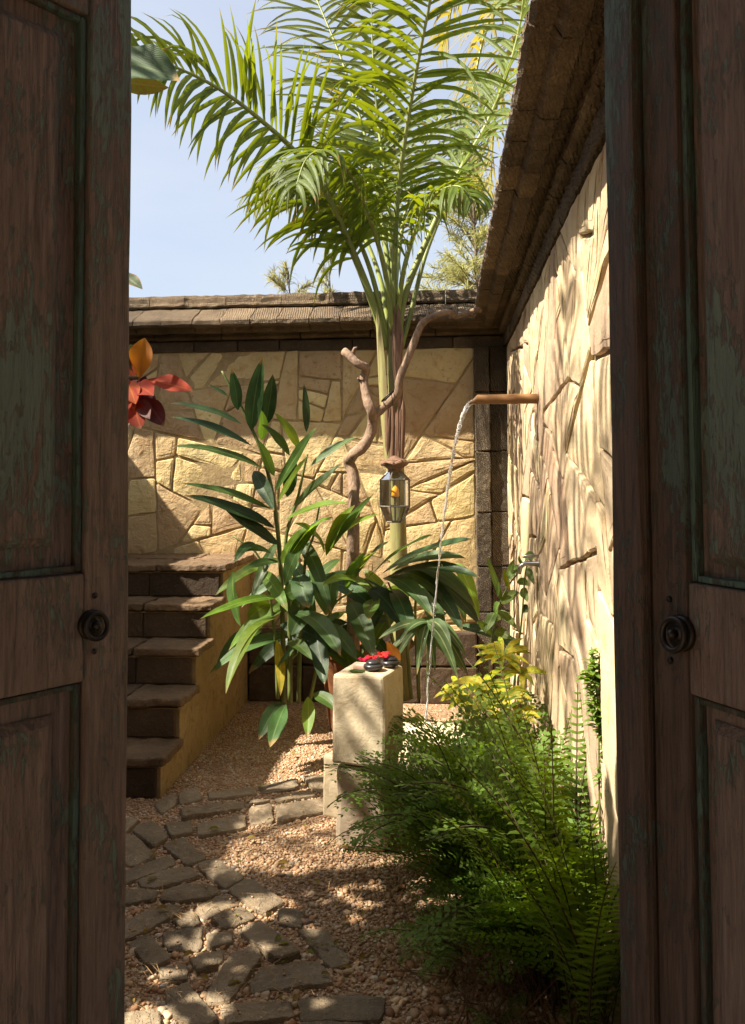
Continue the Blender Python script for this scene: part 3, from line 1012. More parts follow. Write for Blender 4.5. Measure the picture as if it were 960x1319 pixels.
for i_, q in enumerate(PAV):
    poly = grow(i_)
    if len(poly) < 3: continue
    c_ = (sum(p[0] for p in poly) / len(poly), sum(p[1] for p in poly) / len(poly))
    paver_polys.append([(c_[0] + (p[0] - c_[0]) * 0.97, c_[1] + (p[1] - c_[1]) * 0.97) for p in poly])
    top = rp.uniform(0.012, 0.021)
    n = len(poly)
    c = Vector((sum(p[0] for p in poly) / n, sum(p[1] for p in poly) / n))
    ring = []
    for i in range(n):
        a, b = Vector(poly[i]), Vector(poly[(i + 1) % n])
        k = max(3, int((b - a).length / 0.022))
        for j in range(k):
            t = 0.10 + 0.80 * j / (k - 1)
            w = a.lerp(b, t)
            ring.append(w + Vector((rp.uniform(-1, 1), rp.uniform(-1, 1))) * 0.003)
    tx, ty = rp.gauss(0, 0.04), rp.gauss(0, 0.04)
    vs, fs = [], []
    m = len(ring)
    for (s, z) in ((-0.02, -0.03), (0.0, top - 0.009), (0.03, top - 0.002), (0.10, top), (0.4, top + 0.001), (0.7, top + 0.002)):
        for w in ring:
            r = w.lerp(c, s)
            dz = ((r.x - c.x) * tx + (r.y - c.y) * ty + fbm((r.x * 1, r.y, top * 90), 14, 3) * 0.006) if z > 0 else 0
            vs.append((r.x, r.y, z + dz))
    vs.append((c.x, c.y, top + 0.002))
    for l in range(5):
        for i in range(m):
            j = (i + 1) % m
            fs.append((l * m + i, l * m + j, (l + 1) * m + j, (l + 1) * m + i))
    for i in range(m):
        fs.append((5 * m + i, 5 * m + (i + 1) % m, len(vs) - 1))
    mb = MB()
    mb.add(vs, fs)
    mb.build('paving_stone', M['paver'], path, smooth=False)

# ------------------------------------------------------------------ gravel
def icos(sub):
    bm = bmesh.new()
    bmesh.ops.create_icosphere(bm, subdivisions=sub, radius=1.0)
    v = np.array([x.co[:] for x in bm.verts], dtype=np.float32)
    f = np.array([[x.index for x in fc.verts] for fc in bm.faces], dtype=np.int32)
    bm.free()
    return v, f
def in_poly(x, y, poly):
    ins = np.zeros(len(x), dtype=bool)
    n = len(poly)
    for i in range(n):
        x0, y0 = poly[i]
        x1, y1 = poly[(i + 1) % n]
        c = ((y0 > y) != (y1 > y)) & (x < (x1 - x0) * (y - y0) / (y1 - y0 + 1e-12) + x0)
        ins ^= c
    return ins
def pebbles(n, ylo, yhi, rlo, rhi, sub, on_stone=0.06, power=1.8):
    v0, f0 = icos(sub)
    y = RNG.uniform(ylo, yhi, n)
    x = RNG.uniform(-1.0, 1.0, n)
    xl = np.maximum(-0.40 * y, np.where(y > 3.84, XL + 0.01, -9))
    x = xl + (x + 1) / 2 * (XR - 0.02 - xl)
    r = rlo + (rhi - rlo) * RNG.random(n) ** power
    keep = np.ones(n, bool)
    z = r * 0.30
    for poly in paver_polys:
        ins = in_poly(x, y, poly)
        stay = RNG.random(n) < on_stone
        small = r < rlo + (rhi - rlo) * 0.35
        keep &= ~ins | (stay & small)
        z = np.where(ins, 0.021 + r * 0.3, z)
    x, y, z, r = x[keep], y[keep], z[keep], r[keep]
    n = len(x)
    sc = np.stack([r * RNG.uniform(0.8, 1.35, n), r * RNG.uniform(0.7, 1.1, n), r * RNG.uniform(0.45, 0.85, n)], 1)
    ang = RNG.uniform(0, 6.283, n)
    lump = 1 + RNG.normal(0, 0.13, (n, len(v0), 1))
    p = v0[None] * sc[:, None] * lump
    ta = RNG.normal(0, 0.3, n)
    c, s = np.cos(ta)[:, None], np.sin(ta)[:, None]
    py, pz = p[:, :, 1] * c - p[:, :, 2] * s, p[:, :, 1] * s + p[:, :, 2] * c
    c, s = np.cos(ang)[:, None], np.sin(ang)[:, None]
    wx = p[:, :, 0] * c - py * s + x[:, None]
    wy = p[:, :, 0] * s + py * c + y[:, None]
    wz = pz + z[:, None]
    V = np.stack([wx, wy, wz], 2).reshape(-1, 3)
    Fc = (f0[None] + (np.arange(n) * len(v0))[:, None, None]).reshape(-1, 3)
    tone = np.repeat(np.clip(RNG.beta(2.2, 1.9, n) + (RNG.random(n) > 0.975) * 0.6, 0, 1), len(v0))
    return V, Fc, tone
parts = [pebbles(15000, 2.0, 3.2, 0.0032, 0.0075, 2, 0.03), pebbles(1500, 2.0, 3.3, 0.007, 0.0145, 2, 0.0, 2.6), pebbles(420, 2.0, 2.6, 0.009, 0.0155, 2, 0.0, 1.6), pebbles(24000, 3.1, 5.2, 0.0038, 0.0078, 1, 0.02), pebbles(900, 3.1, 4.6, 0.007, 0.011, 1, 0.0, 2.0)]
V = np.concatenate([p[0] for p in parts])
off, Fs = 0, []
for p in parts:
    Fs.append(p[1] + off)
    off += len(p[0])
Fs = np.concatenate(Fs)
me = bpy.data.meshes.new('gravel')
me.vertices.add(len(V)); me.loops.add(len(Fs) * 3); me.polygons.add(len(Fs))
me.vertices.foreach_set('co', V.astype(np.float32).ravel())
me.loops.foreach_set('vertex_index', Fs.astype(np.int32).ravel())
me.polygons.foreach_set('loop_start', np.arange(0, len(Fs) * 3, 3, dtype=np.int32))
me.polygons.foreach_set('loop_total', np.full(len(Fs), 3, dtype=np.int32))
me.polygons.foreach_set('use_smooth', np.ones(len(Fs), dtype=bool))
at = me.attributes.new('tone', 'FLOAT', 'POINT')
at.data.foreach_set('value', np.concatenate([p[2] for p in parts]).astype(np.float32))
me.materials.append(M['pebble'])
me.update(); me.validate()
gravel = link('gravel', me, kind='stuff')
tag(gravel, 'loose tan and brown gravel between the paving stones', 'gravel')

# fallen casuarina needles on the stones
mb = MB()
rn = random.Random(31)
for i in range(230):
    p = PZ(rn.uniform(150, 470), 990 + 330 * rn.random() ** 0.8, 0.0)
    a = rn.uniform(0, math.pi)
    L = rn.uniform(0.03, 0.11)
    w = rn.uniform(0.0006, 0.0012)
    d = Vector((math.cos(a), math.sin(a), 0))
    s = Vector((-d.y, d.x, 0)) * w
    bend = Vector((-d.y, d.x, 0)) * rn.uniform(-0.012, 0.012)
    z0, z1, z2 = 0.027 + rn.uniform(0, 0.006), 0.032 + rn.uniform(0, 0.006), 0.027 + rn.uniform(0, 0.006)
    pts = [p - d * L / 2 + Vector((0, 0, z0)), p + bend + Vector((0, 0, z1)), p + d * L / 2 + Vector((0, 0, z2))]
    vs = []
    for q in pts:
        vs += [q - s, q + s]
    mb.add(vs, [(0, 2, 3, 1), (2, 4, 5, 3)])
o = mb.build('fallen_needles', M['needle'], kind='stuff')
tag(o, 'dry straw coloured needles scattered over the paving stones', 'needles')

mb = MB()
for i in range(70):
    p = PZ(rn.uniform(160, 480), 960 + 350 * rn.random(), 0.0)
    a = rn.uniform(0, 6.28)
    L = rn.uniform(0.015, 0.045)
    q = p + Vector((math.cos(a), math.sin(a), 0)) * L
    leaf(mb, p + Vector((0, 0, 0.024)), q + Vector((0, 0, 0.026)), L * 0.45, (0, 0, 0.008), (rn.gauss(0, .3), rn.gauss(0, .3), 1), 4, 0.4, 0.1)
o = mb.build('fallen_leaves', M['dry_leaf'], kind='stuff')
tag(o, 'small curled dry leaves scattered over gravel and stones', 'leaf litter')

# ================================================================== DOORS
def make_door(name, label, edge, hinge_dir, spec):
    """local x from the free edge to the hinge, y out of the seen face, z up"""
    d = Vector((*hinge_dir, 0)).normalized()
    nrm = Vector((-d.y, d.x, 0))
    if nrm.y > 0:
        nrm = -nrm
    root = bpy.data.objects.new(name, None)
    COL.objects.link(root)
    root.matrix_world = Matrix(((d.x, nrm.x, 0, edge[0]), (d.y, nrm.y, 0, edge[1]), (0, 0, 1, 0.02), (0, 0, 0, 1)))
    tag(root, label, 'door', 'pair of old wooden doors')
    flip = d.cross(nrm).z < 0
    def slab(nm, x0, x1, y0, y1, z0, z1, mat, bev=0.004, parent=root, amp=0.0012, cell=0.045):
        mb = MB()
        rough_block(mb, ((x0 + x1) / 2, (y0 + y1) / 2, (z0 + z1) / 2), (x1 - x0, y1 - y0, z1 - z0), cell, bev, amp, fr=9, seed=x0 * 10 + z0)
        return mb.build(nm, mat, parent, recalc=True)
    W = 0.56
    sw0, sw1 = spec['stile']
    zr0, zr1 = spec['rail']
    H = 2.46
    slab('stile', sw0, sw1, -0.045, 0.0, 0, H, spec['stile_mat'], 0.005)
    slab('stile', W - 0.09, W, -0.045, 0.0, 0, H, M['door'], 0.005)
    if spec.get('batten'):
        b0, b1 = spec['batten']
        slab('cover_strip', b0, b1, -0.045, 0.020, 0, H, M['door_dark'], 0.008)
        slab('cover_strip_bead', b1 - 0.016, b1 + 0.002, 0.0, 0.012, 0, H, M['door_dark'], 0.004)
    x0, x1 = sw1 + 0.001, W - 0.092
    slab('rail', x0, x1, -0.045, -0.001, zr0, zr1, M['door'], 0.005)
    slab('rail', x0, x1, -0.045, -0.001, 2.285, H, M['door'], 0.005)
    slab('rail', x0, x1, -0.045, -0.001, 0.0, 0.24, M['door'], 0.005)
    for (z0, z1) in ((0.241, zr0 - 0.001), (zr1 + 0.001, 2.284)):
        pn = slab('panel', x0 + 0.001, x1 - 0.001, -0.040, -0.026, z0, z1, M['door_dark'] if spec.get('dark_panel') else M['door'], 0.003)
        # raised field with sloping shoulders
        a, bq = spec['margin'], 0.016
        fx0, fx1, fz0, fz1 = x0 + a, x1 - a, z0 + a, z1 - a
        vs, fs = [], []
        rings = [(0, -0.030), (0, -0.021), (0.004, -0.017), (bq, -0.008), (bq + 0.006, -0.007)]
        for (i_, y_) in rings:
            nn = 24
            for (p, q) in (((fx0 + i_, fz0 + i_), (fx1 - i_, fz0 + i_)), ((fx1 - i_, fz0 + i_), (fx1 - i_, fz1 - i_)),
                           ((fx1 - i_, fz1 - i_), (fx0 + i_, fz1 - i_)), ((fx0 + i_, fz1 - i_), (fx0 + i_, fz0 + i_))):
                for k in range(nn):
                    t = k / nn
                    xx, zz = p[0] + (q[0] - p[0]) * t, p[1] + (q[1] - p[1]) * t
                    jj = mnoise.noise_vector(Vector((xx * 9, zz * 9, y_ * 50))) * 0.0012
                    vs.append((xx + jj.x, y_ + jj.y * 0.6, zz + jj.z))
        m = 4 * 24
        for l in range(len(rings) - 1):
            for i in range(m):
                j = (i + 1) % m
                fs.append((l * m + i, l * m + j, (l + 1) * m + j, (l + 1) * m + i))
        fs.append(tuple((len(rings) - 1) * m + i for i in range(m)))
        mb = MB(); mb.add(vs, fs)
        mb.build('raised_field', M['door'], pn, recalc=True)
        # thin painted bead along the stile and rails
        t = 0.013
        for (ax0, ax1, az0, az1) in ((x0 + 0.0015, x0 + t, z0 + 0.002, z1 - 0.002), (x0 + t + 0.001, x1 - t - 0.001, z0 + 0.002, z0 + t), (x0 + t + 0.001, x1 - t - 0.001, z1 - t, z1 - 0.002), (x1 - t, x1 - 0.0015, z0 + 0.002, z1 - 0.002)):
            mb = MB()
            rough_block(mb, ((ax0 + ax1) / 2, -0.018, (az0 + az1) / 2), (ax1 - ax0, 0.018, az1 - az0), 0.06, 0.005, 0.001, fr=9)
            mb.build('bead', M['door_teal'], pn, recalc=True)
    # pull ring
    hx, hz = spec['handle']
    R = spec['ring']
    hy = spec.get('hy', 0.0)
    mb = MB()
    prof = [(R * 0.95, 0), (R * 0.98, 0.004), (R * 0.86, 0.009), (R * 0.62, 0.008), (R * 0.50, 0.009), (R * 0.3, 0.015), (R * 0.1, 0.016)]
    seg = 28
    vs, fs = [], []
    for (r, y) in prof:
        for k in range(seg):
            a = 2 * math.pi * k / seg
            vs.append((hx + r * math.cos(a), hy + y, hz + r * math.sin(a)))
    for i in range(len(prof) - 1):
        for k in range(seg):
            k2 = (k + 1) % seg
            fs.append((i * seg + k, i * seg + k2, (i + 1) * seg + k2, (i + 1) * seg + k))
    fs.append(tuple((len(prof) - 1) * seg + k for k in range(seg)))
    mb.add(vs, fs)
    h = mb.build('handle', M['iron'], root, smooth=True, recalc=True)
    mb = MB()
    tube(mb, [(hx, hy + 0.014, hz), (hx, hy + 0.024, hz), (hx, hy + 0.030, hz)], [0.007, 0.009, 0.004], 12)
    mb.build('knob', M['iron'], h, smooth=True, recalc=True)
    mb = MB()
    tube(mb, [(hx + R * 0.82 * math.cos(a), hy + 0.020 - 0.003 * math.sin(a), hz - 0.001 + R * 0.82 * math.sin(a)) for a in [2 * math.pi * k / 32 for k in range(32)]], R * 0.17, 10, closed=True)
    mb.build('ring', M['iron'], h, smooth=True, recalc=True)
    for dz in (0.052, -0.050):
        mb = MB()
        tube(mb, [(hx + spec['nail'], hy - 0.002, hz + dz), (hx + spec['nail'], hy + 0.003, hz + dz), (hx + spec['nail'], hy + 0.005, hz + dz)], [0.006, 0.0055, 0.002], 8)
        mb.build('nail', M['iron'], root, smooth=True, recalc=True)
    return root

LE, RE = (-0.601, 1.6), (0.322, 1.6)
make_door('wooden_door', 'weathered brown door leaf with teal paint traces, standing open in front of the stairs', LE, (-0.553, -0.833),
          dict(stile=(0.0, 0.094), rail=(1.045, 1.242), stile_mat=M['door'], margin=0.05, handle=(0.083, 1.147), ring=0.028, nail=-0.008))
make_door('wooden_door', 'weathered door leaf with a dark cover strip, standing open in front of the ferns', RE, (0.454, -0.891),
          dict(stile=(0.081, 0.166), batten=(0.0, 0.080), rail=(1.055, 1.236), stile_mat=M['door_dark'], margin=0.034, handle=(0.156, 1.153), ring=0.031, nail=-0.03))

# ================================================================== STONE BLOCKS AND OBJECTS ON THEM
def sblock(label, c, size, rot, mat=M['plinth'], cell=0.022, amp=0.0055, bev=0.012, name='stone_block', group='sawn stone blocks of the little plinth', tilt=None):
    mb = MB()
    rough_block(mb, c, size, cell, bev, amp, rot, fr=10, seed=c[2] * 7, tilt=tilt)
    o = mb.build(name, mat, smooth=False)
    tag(o, label, 'stone block', group)
    return o
PC = P(474, 930, 3.45)
plx, ply = PC.x, 3.45
sblock('upper sawn sandstone block, carrying two black pots and red petals', (plx + 0.004, ply - 0.006, 0.503), (0.212, 0.245, 0.348), rad(-15))
sblock('lower sawn sandstone block standing on the gravel under the upper one', (plx - 0.002, ply + 0.004, 0.1595), (0.196, 0.24, 0.319), rad(-9), bev=0.022)
sblock('low pale block peeping out to the gravel side behind the plinth', (P(463, 1000, 3.72).x, 3.74, 0.125), (0.25, 0.22, 0.26), rad(-20))
sblock('sunlit pale slab lying between the plinth and the lacy fern', (P(560, 960, 3.85).x, 3.90, 0.15), (0.30, 0.34, 0.30), rad(8))
sblock('grey rough stone leaning at the foot of the cream wall', (0.36, 3.05, 0.20), (0.13, 0.24, 0.40), rad(6), M['mortar_pale'], 0.03, 0.008, 0.02, group=None, name='leaning_stone')
TOPZ = 0.678
def pot(label, px, py, y, r):
    p = P(px, py, y)
    t = thing('black_pot', label, 'pot', 'black soapstone pots on the plinth', (p.x, y, TOPZ))
    mb = MB()
    lathe(mb, (0, 0, 0), [(r * 0.55, 0.0), (r * 0.62, 0.003), (r * 0.98, r * 0.42), (r, r * 0.55), (r * 0.92, r * 0.68), (r * 0.74, r * 0.78)], 24)
    mb.build('body', M['blackpot'], t, smooth=True, recalc=True)
    mb = MB()
    lathe(mb, (0, 0, 0), [(r * 0.70, r * 0.785), (r * 0.74, r * 0.83), (r * 0.70, r * 0.96), (r * 0.45, r * 1.10), (r * 0.16, r * 1.14), (r * 0.1, r * 1.20), (r * 0.04, r * 1.22)], 24)
    mb.build('lid', M['blackpot'], t, smooth=True, recalc=True)
pot('black lidded soapstone pot, the one on the front edge of the plinth top', 481, 858, 3.40, 0.040)
pot('black lidded soapstone pot, standing behind the petals by the plinth corner', 503, 854, 3.47, 0.041)
mb = MB()
rough_block(mb, (P(465, 860, 3.41).x, 3.42, TOPZ + 0.013), (0.058, 0.036, 0.026), 0.012, 0.010, 0.002, rad(-24))
tag(mb.build('soap_bar', M['soap'], smooth=True), 'small pink and white soap bar beside the black pots', 'soap')
def flower(label, px, py, y, seed):
    r_ = random.Random(seed)
    c = P(px, py, y)
    t = thing('red_flower', label, 'flower', 'red flowers among the pots', (c.x, y, c.z))
    for i in range(6):
        a = i * 1.05 + r_.uniform(-0.2, 0.2)
        d = Vector((math.cos(a), math.sin(a) * 0.9, r_.uniform(0.15, 0.7)))
        mb = MB()
        leaf(mb, (0, 0, 0), d * r_.uniform(0.026, 0.036), 0.026, Vector((0, 0, 0.010)), (0, -0.2, 1), 5, 0.1, 0.16, 0.6)
        mb.build('petal', M['petal'], t, smooth=True)
flower('red flower lying between the two black pots', 469, 853, 3.47, 2)
flower('red flower leaning on the rear black pot', 494, 847, 3.46, 5)
flower('small red flower half hidden behind the front pot', 480, 850, 3.50, 8)
mb = MB()
leaf(mb, P(470, 866, 3.37), P(448, 864, 3.40), 0.05, (0, 0, 0.004), (0, 0, 1), 6)
o = mb.build('green_leaf', M['ginger'], smooth=True); tag(o, 'fallen green leaf under the soap on the plinth', 'leaf')
mb = MB()
leaf(mb, P(512, 856, 3.52), P(498, 826, 3.52), 0.05, (0.01, 0, 0.0), (0.2, -1, 0.1), 6, 0.5)  # orange tone stands in for light shining through this leaf
o = mb.build('dry_leaf', M['orange_leaf'], smooth=True); tag(o, 'dry curled leaf standing upright behind the rear pot', 'leaf')

# terracotta pots in the shade behind
def tpot(label, x, y, r, h):
    t = thing('terracotta_pot', label, 'plant pot', 'terracotta pots', (x, y, 0))
    mb = MB()
    lathe(mb, (0, 0, 0.001), [(r * 0.62, 0), (r * 0.70, h * 0.05), (r * 0.93, h * 0.6), (r * 0.97, h * 0.84), (r * 0.90, h * 0.845), (r * 0.80, h * 0.84), (r * 0.75, h * 0.72)], 28)
    mb.build('body', M['terracotta'], t, smooth=False, recalc=True)
    mb = MB()
    pts = [(r * 1.02 * math.cos(a), r * 1.02 * math.sin(a), h * 0.925) for a in [2 * math.pi * k / 32 for k in range(32)]]
    lathe(mb, (0, 0, 0.001), [(r * 0.92, h * 0.85), (r * 1.06, h * 0.85), (r * 1.08, h * 0.97), (r * 1.02, h), (r * 0.90, h), (r * 0.88, h * 0.86)], 28)
    mb.build('rim', M['terracotta'], t, smooth=False, recalc=True)
tpot('orange terracotta pot behind the plinth, catching the falling water', P(549, 900, 3.78).x + 0.0, 3.97, 0.13, 0.29)
tpot('red brown terracotta pot in the shade of the broad leaves', P(444, 880, 4.95).x, 4.95, 0.13, 0.50)

# ================================================================== SPOUT, WATER, TAP
sp0, sp1 = PX(700, 516, XR), P(614, 519, 3.78)
sp = thing('bamboo_spout', 'short brown bamboo spout sticking out of the cream wall, pouring water', 'water spout')
SPZ = 1.787
SPY = 3.78
mb = MB()
xs = [XR + 0.05, 0.43, 0.40, 0.33, 0.325, 0.32, 0.25, 0.18, 0.155]
tube(mb, [(x, SPY, SPZ - 0.0 * i) for i, x in enumerate(xs)], [0.022, 0.022, 0.022, 0.022, 0.0235, 0.022, 0.0215, 0.021, 0.021], 16, caps=False)
mb.build('pipe', M['spout'], sp, smooth=True)
mb = MB()
vs = []
for k in range(16):                       # slanting cut mouth, lower lip longer
    a = 2 * math.pi * k / 16
    vs.append((0.155, SPY + 0.021 * math.cos(a), SPZ + 0.021 * math.sin(a)))
for k in range(16):
    a = 2 * math.pi * k / 16
    vs.append((0.155 - 0.020 * (1 - math.sin(a)), SPY + 0.021 * math.cos(a), SPZ + 0.021 * math.sin(a)))
for k in range(16):
    a = 2 * math.pi * k / 16
    vs.append((0.158 - 0.020 * (1 - math.sin(a)), SPY + 0.014 * math.cos(a), SPZ + 0.014 * math.sin(a)))
for k in range(16):
    a = 2 * math.pi * k / 16
    vs.append((0.22, SPY + 0.013 * math.cos(a), SPZ + 0.013 * math.sin(a)))
fs = []
for l in range(3):
    for k in range(16):
        k2 = (k + 1) % 16
        fs.append((l * 16 + k, l * 16 + k2, (l + 1) * 16 + k2, (l + 1) * 16 + k))
fs.append(tuple(48 + k for k in range(16)))
mb.add(vs, fs)
mb.build('mouth', M['spout'], sp, smooth=True, recalc=True)
# the falling stream
mb = MB()
x0, z0 = 0.135, SPZ - 0.012
xe, ze = P(546, 905, SPY).x, 0.28
vx = (x0 - xe) / math.sqrt(z0 - ze)
pts, rr = [], []
for i in range(120):
    t = i / 119
    s = t ** 1.6
    zz = z0 - (z0 - ze) * s
    xx = x0 - vx * math.sqrt(max(0, z0 - zz))
    w = 0.0108 * (1 - 0.62 * min(1, t * 1.5)) * (1 + 0.28 * math.sin(i * 0.9) * min(1, t * 3) + 0.2 * math.sin(i * 2.3))
    pts.append((xx + 0.002 * math.sin(i * 0.7) * t, SPY + 0.003 * math.sin(i * 0.45) * t, zz))
    rr.append(max(0.0020, w))
pts = [(0.20, SPY, SPZ - 0.004), (0.165, SPY, SPZ - 0.006)] + pts
rr = [0.010, 0.011] + rr
tube(mb, pts, rr, 8, bump=0.0016, fr=60)
rd = random.Random(90)
for i in range(46):
    t = rd.uniform(0.35, 1.0) if i < 22 else 1.0
    zz = z0 - (z0 - ze) * t
    xx = x0 - vx * math.sqrt(max(0, z0 - zz))
    sp_ = 0.014 if i < 22 else 0.06
    q = Vector((xx + rd.gauss(0, sp_), SPY + rd.gauss(0, sp_), zz + (0 if i < 22 else abs(rd.gauss(0, 0.04)))))
    r = rd.uniform(0.0015, 0.0035)
    tube(mb, [q + Vector((0, 0, r * 1.6)), q + Vector((0, 0, r * 0.7)), q - Vector((0, 0, r * 0.5)), q - Vector((0, 0, r))], [r * 0.2, r * 0.8, r, r * 0.3], 6)
o = mb.build('water_stream', M['water'], smooth=True)
tag(o, 'thin stream of clear water arching down from the bamboo spout', 'water')

TY = 3.80
tz = P(690, 726, TY).z
tp = thing('garden_tap', 'old chrome tap on the cream wall among the vine leaves', 'tap')
mb = MB()
tube(mb, [(XR + 0.02, TY, tz), (XR - 0.03, TY, tz), (XR - 0.032, TY, tz), (XR - 0.085, TY, tz), (XR - 0.105, TY, tz - 0.012), (XR - 0.112, TY, tz - 0.045)], [0.012, 0.012, 0.011, 0.011, 0.011, 0.0095], 12)
mb.build('body', M['chrome'], tp, smooth=True)
mb = MB()
tube(mb, [(XR - 0.026, TY, tz), (XR - 0.022, TY, tz), (XR - 0.012, TY, tz)], [0.012, 0.022, 0.024], 14)
mb.build('flange', M['chrome'], tp, smooth=True)
mb = MB()
tube(mb, [(XR - 0.06, TY, tz + 0.008), (XR - 0.06, TY, tz + 0.03)], 0.007, 8)
tube(mb, [(XR - 0.095, TY - 0.01, tz + 0.031), (XR - 0.06, TY, tz + 0.033), (XR - 0.025, TY + 0.01, tz + 0.031)], [0.006, 0.008, 0.006], 8)
mb.build('handle', M['chrome'], tp, smooth=True)

# ================================================================== DRIFTWOOD BRANCH AND LANTERN
BY = 4.74
def bz(pts, y=BY):
    out = []
    for i, (a, b) in enumerate(pts):
        out.append(P(400 + a / 3, 380 + b / 3, y + 0.03 * math.sin(i * 1.7)))
    return out
br = thing('dead_branch', 'bare forked branch propped upright beside the palm stem, lantern hanging from it', 'branch')
mb = MB()
base = [(168, 1500), (165, 1200), (165, 945), (168, 800), (165, 700), (150, 645), (165, 620), (200, 590), (228, 545), (240, 490), (232, 440), (215, 390), (208, 320), (214, 282), (180, 262), (130, 215)]
pp = catmull(bz(base), 5)
rr = [0.037 - 0.015 * i / len(pp) for i in range(len(pp))]
rr = [r * (1 + 0.10 * mnoise.noise(Vector((i * 0.4, 3, 1)))) for i, r in enumerate(rr)]
tube(mb, pp, rr, 12, bump=0.006, fr=22)
mb.build('limb', M['bark'], br, smooth=True)
mb = MB()
fork = [(236, 475), (290, 428), (335, 385), (348, 315), (385, 225), (428, 118), (480, 80), (535, 66), (560, 82), (600, 72), (645, 56), (658, 60)]
pp = catmull(bz(fork), 5)
rr = [0.026 - 0.014 * i / len(pp) for i in range(len(pp))]
rr = [r * (1 + 0.12 * mnoise.noise(Vector((i * 0.5, 9, 1)))) for i, r in enumerate(rr)]
tube(mb, pp, rr, 10, bump=0.004, fr=26)
mb.build('limb', M['bark'], br, smooth=True)
for a in ([(556, 70), (545, 52), (538, 48)], [(600, 74), (625, 82), (640, 74)], [(205, 325), (190, 330), (184, 322)], [(165, 225), (172, 205), (178, 203)]):
    mb = MB()
    tube(mb, bz(a), [0.014, 0.010, 0.006], 7, bump=0.003)
    mb.build('stub', M['bark'], br, smooth=True)
mb = MB()
q = P(500, 510, BY)
tube(mb, [q + Vector((0.035 * math.cos(a) - 0.0, 0.040 * math.sin(a), 0.03 * math.cos(a))) for a in [2 * math.pi * k / 20 for k in range(20)]], 0.004, 6, closed=True)
mb.build('strap', M['iron'], br, smooth=True)

LY = 4.70
lc = P(509, 640, LY)
def lz(py): return P(509, py, LY).z
lan = thing('lantern', 'six sided glass and tin lantern with an orange candle, hanging by the palm stem', 'lantern', None, (lc.x, LY, 0))
prof = [(0.036, lz(607)), (0.082, lz(618)), (0.082, lz(652)), (0.046, lz(672))]
hexp = lambda r, k: Vector((r * math.cos(math.pi / 3 * k + 0.25), r * math.sin(math.pi / 3 * k + 0.25), 0))
fr = MB()
for (r, z) in prof:
    tube(fr, [hexp(r, k) + Vector((0, 0, z)) for k in range(6)], 0.0042, 6, closed=True)
for k in range(6):
    for (a, b) in zip(prof[:-1], prof[1:]):
        tube(fr, [hexp(a[0], k) + Vector((0, 0, a[1])), hexp(b[0], k) + Vector((0, 0, b[1]))], 0.0038, 6)
fr.build('frame', M['pewter'], lan)
for k in range(6):
    for (a, b) in zip(prof[:-1], prof[1:]):
        mb = MB()
        mb.add([hexp(a[0] * 0.97, k) + Vector((0, 0, a[1])), hexp(a[0] * 0.97, k + 1) + Vector((0, 0, a[1])), hexp(b[0] * 0.97, k + 1) + Vector((0, 0, b[1])), hexp(b[0] * 0.97, k) + Vector((0, 0, b[1]))], [(0, 1, 2, 3)])
        mb.build('pane', M['pane'], lan)
mb = MB()
for k in range(6):
    pass
tb = [hexp(0.045, k) + Vector((0, 0, lz(671.5))) for k in range(6)]
mb.add(tb, [tuple(range(6))])
mb.build('base_plate', M['pewter'], lan)
mb = MB()
lathe(mb, (0, 0, 0), [(0.036, lz(607)), (0.040, lz(604)), (0.062, lz(600)), (0.070, lz(597)), (0.066, lz(593)), (0.03, lz(590)), (0.012, lz(587))], 18)
mb.build('cap', M['sheath'], lan, recalc=True)
mb = MB()
tube(mb, [(0.068 * math.cos(a), 0.068 * math.sin(a), lz(596.5) + 0.004 * math.sin(5 * a)) for a in [2 * math.pi * k / 30 for k in range(30)]], [0.011 + 0.003 * math.sin(k * 2.1) for k in range(30)], 7, closed=True, bump=0.003)
mb.build('rope_ring', M['sheath'], lan)
mb = MB()
lathe(mb, (0, 0.0, 0), [(0.019, lz(640)), (0.023, lz(638)), (0.022, lz(630)), (0.012, lz(627.5)), (0.003, lz(625))], 14)
mb.build('candle', M['candle'], lan, smooth=True, recalc=True)
mb = MB()
lathe(mb, (0, 0.0, 0), [(0.006, lz(671)), (0.006, lz(642)), (0.020, lz(640.5)), (0.020, lz(640))], 12)
mb.build('candle_holder', M['pewter'], lan, recalc=True)
mb = MB()
top = P(505, 508, BY)
tube(mb, [Vector((0, 0, lz(588))), Vector((0.002, 0.01, lz(550))), Vector((top.x - lc.x, BY - LY - 0.03, top.z))], 0.0022, 6)
mb.build('hanging_wire', M['iron'], lan)

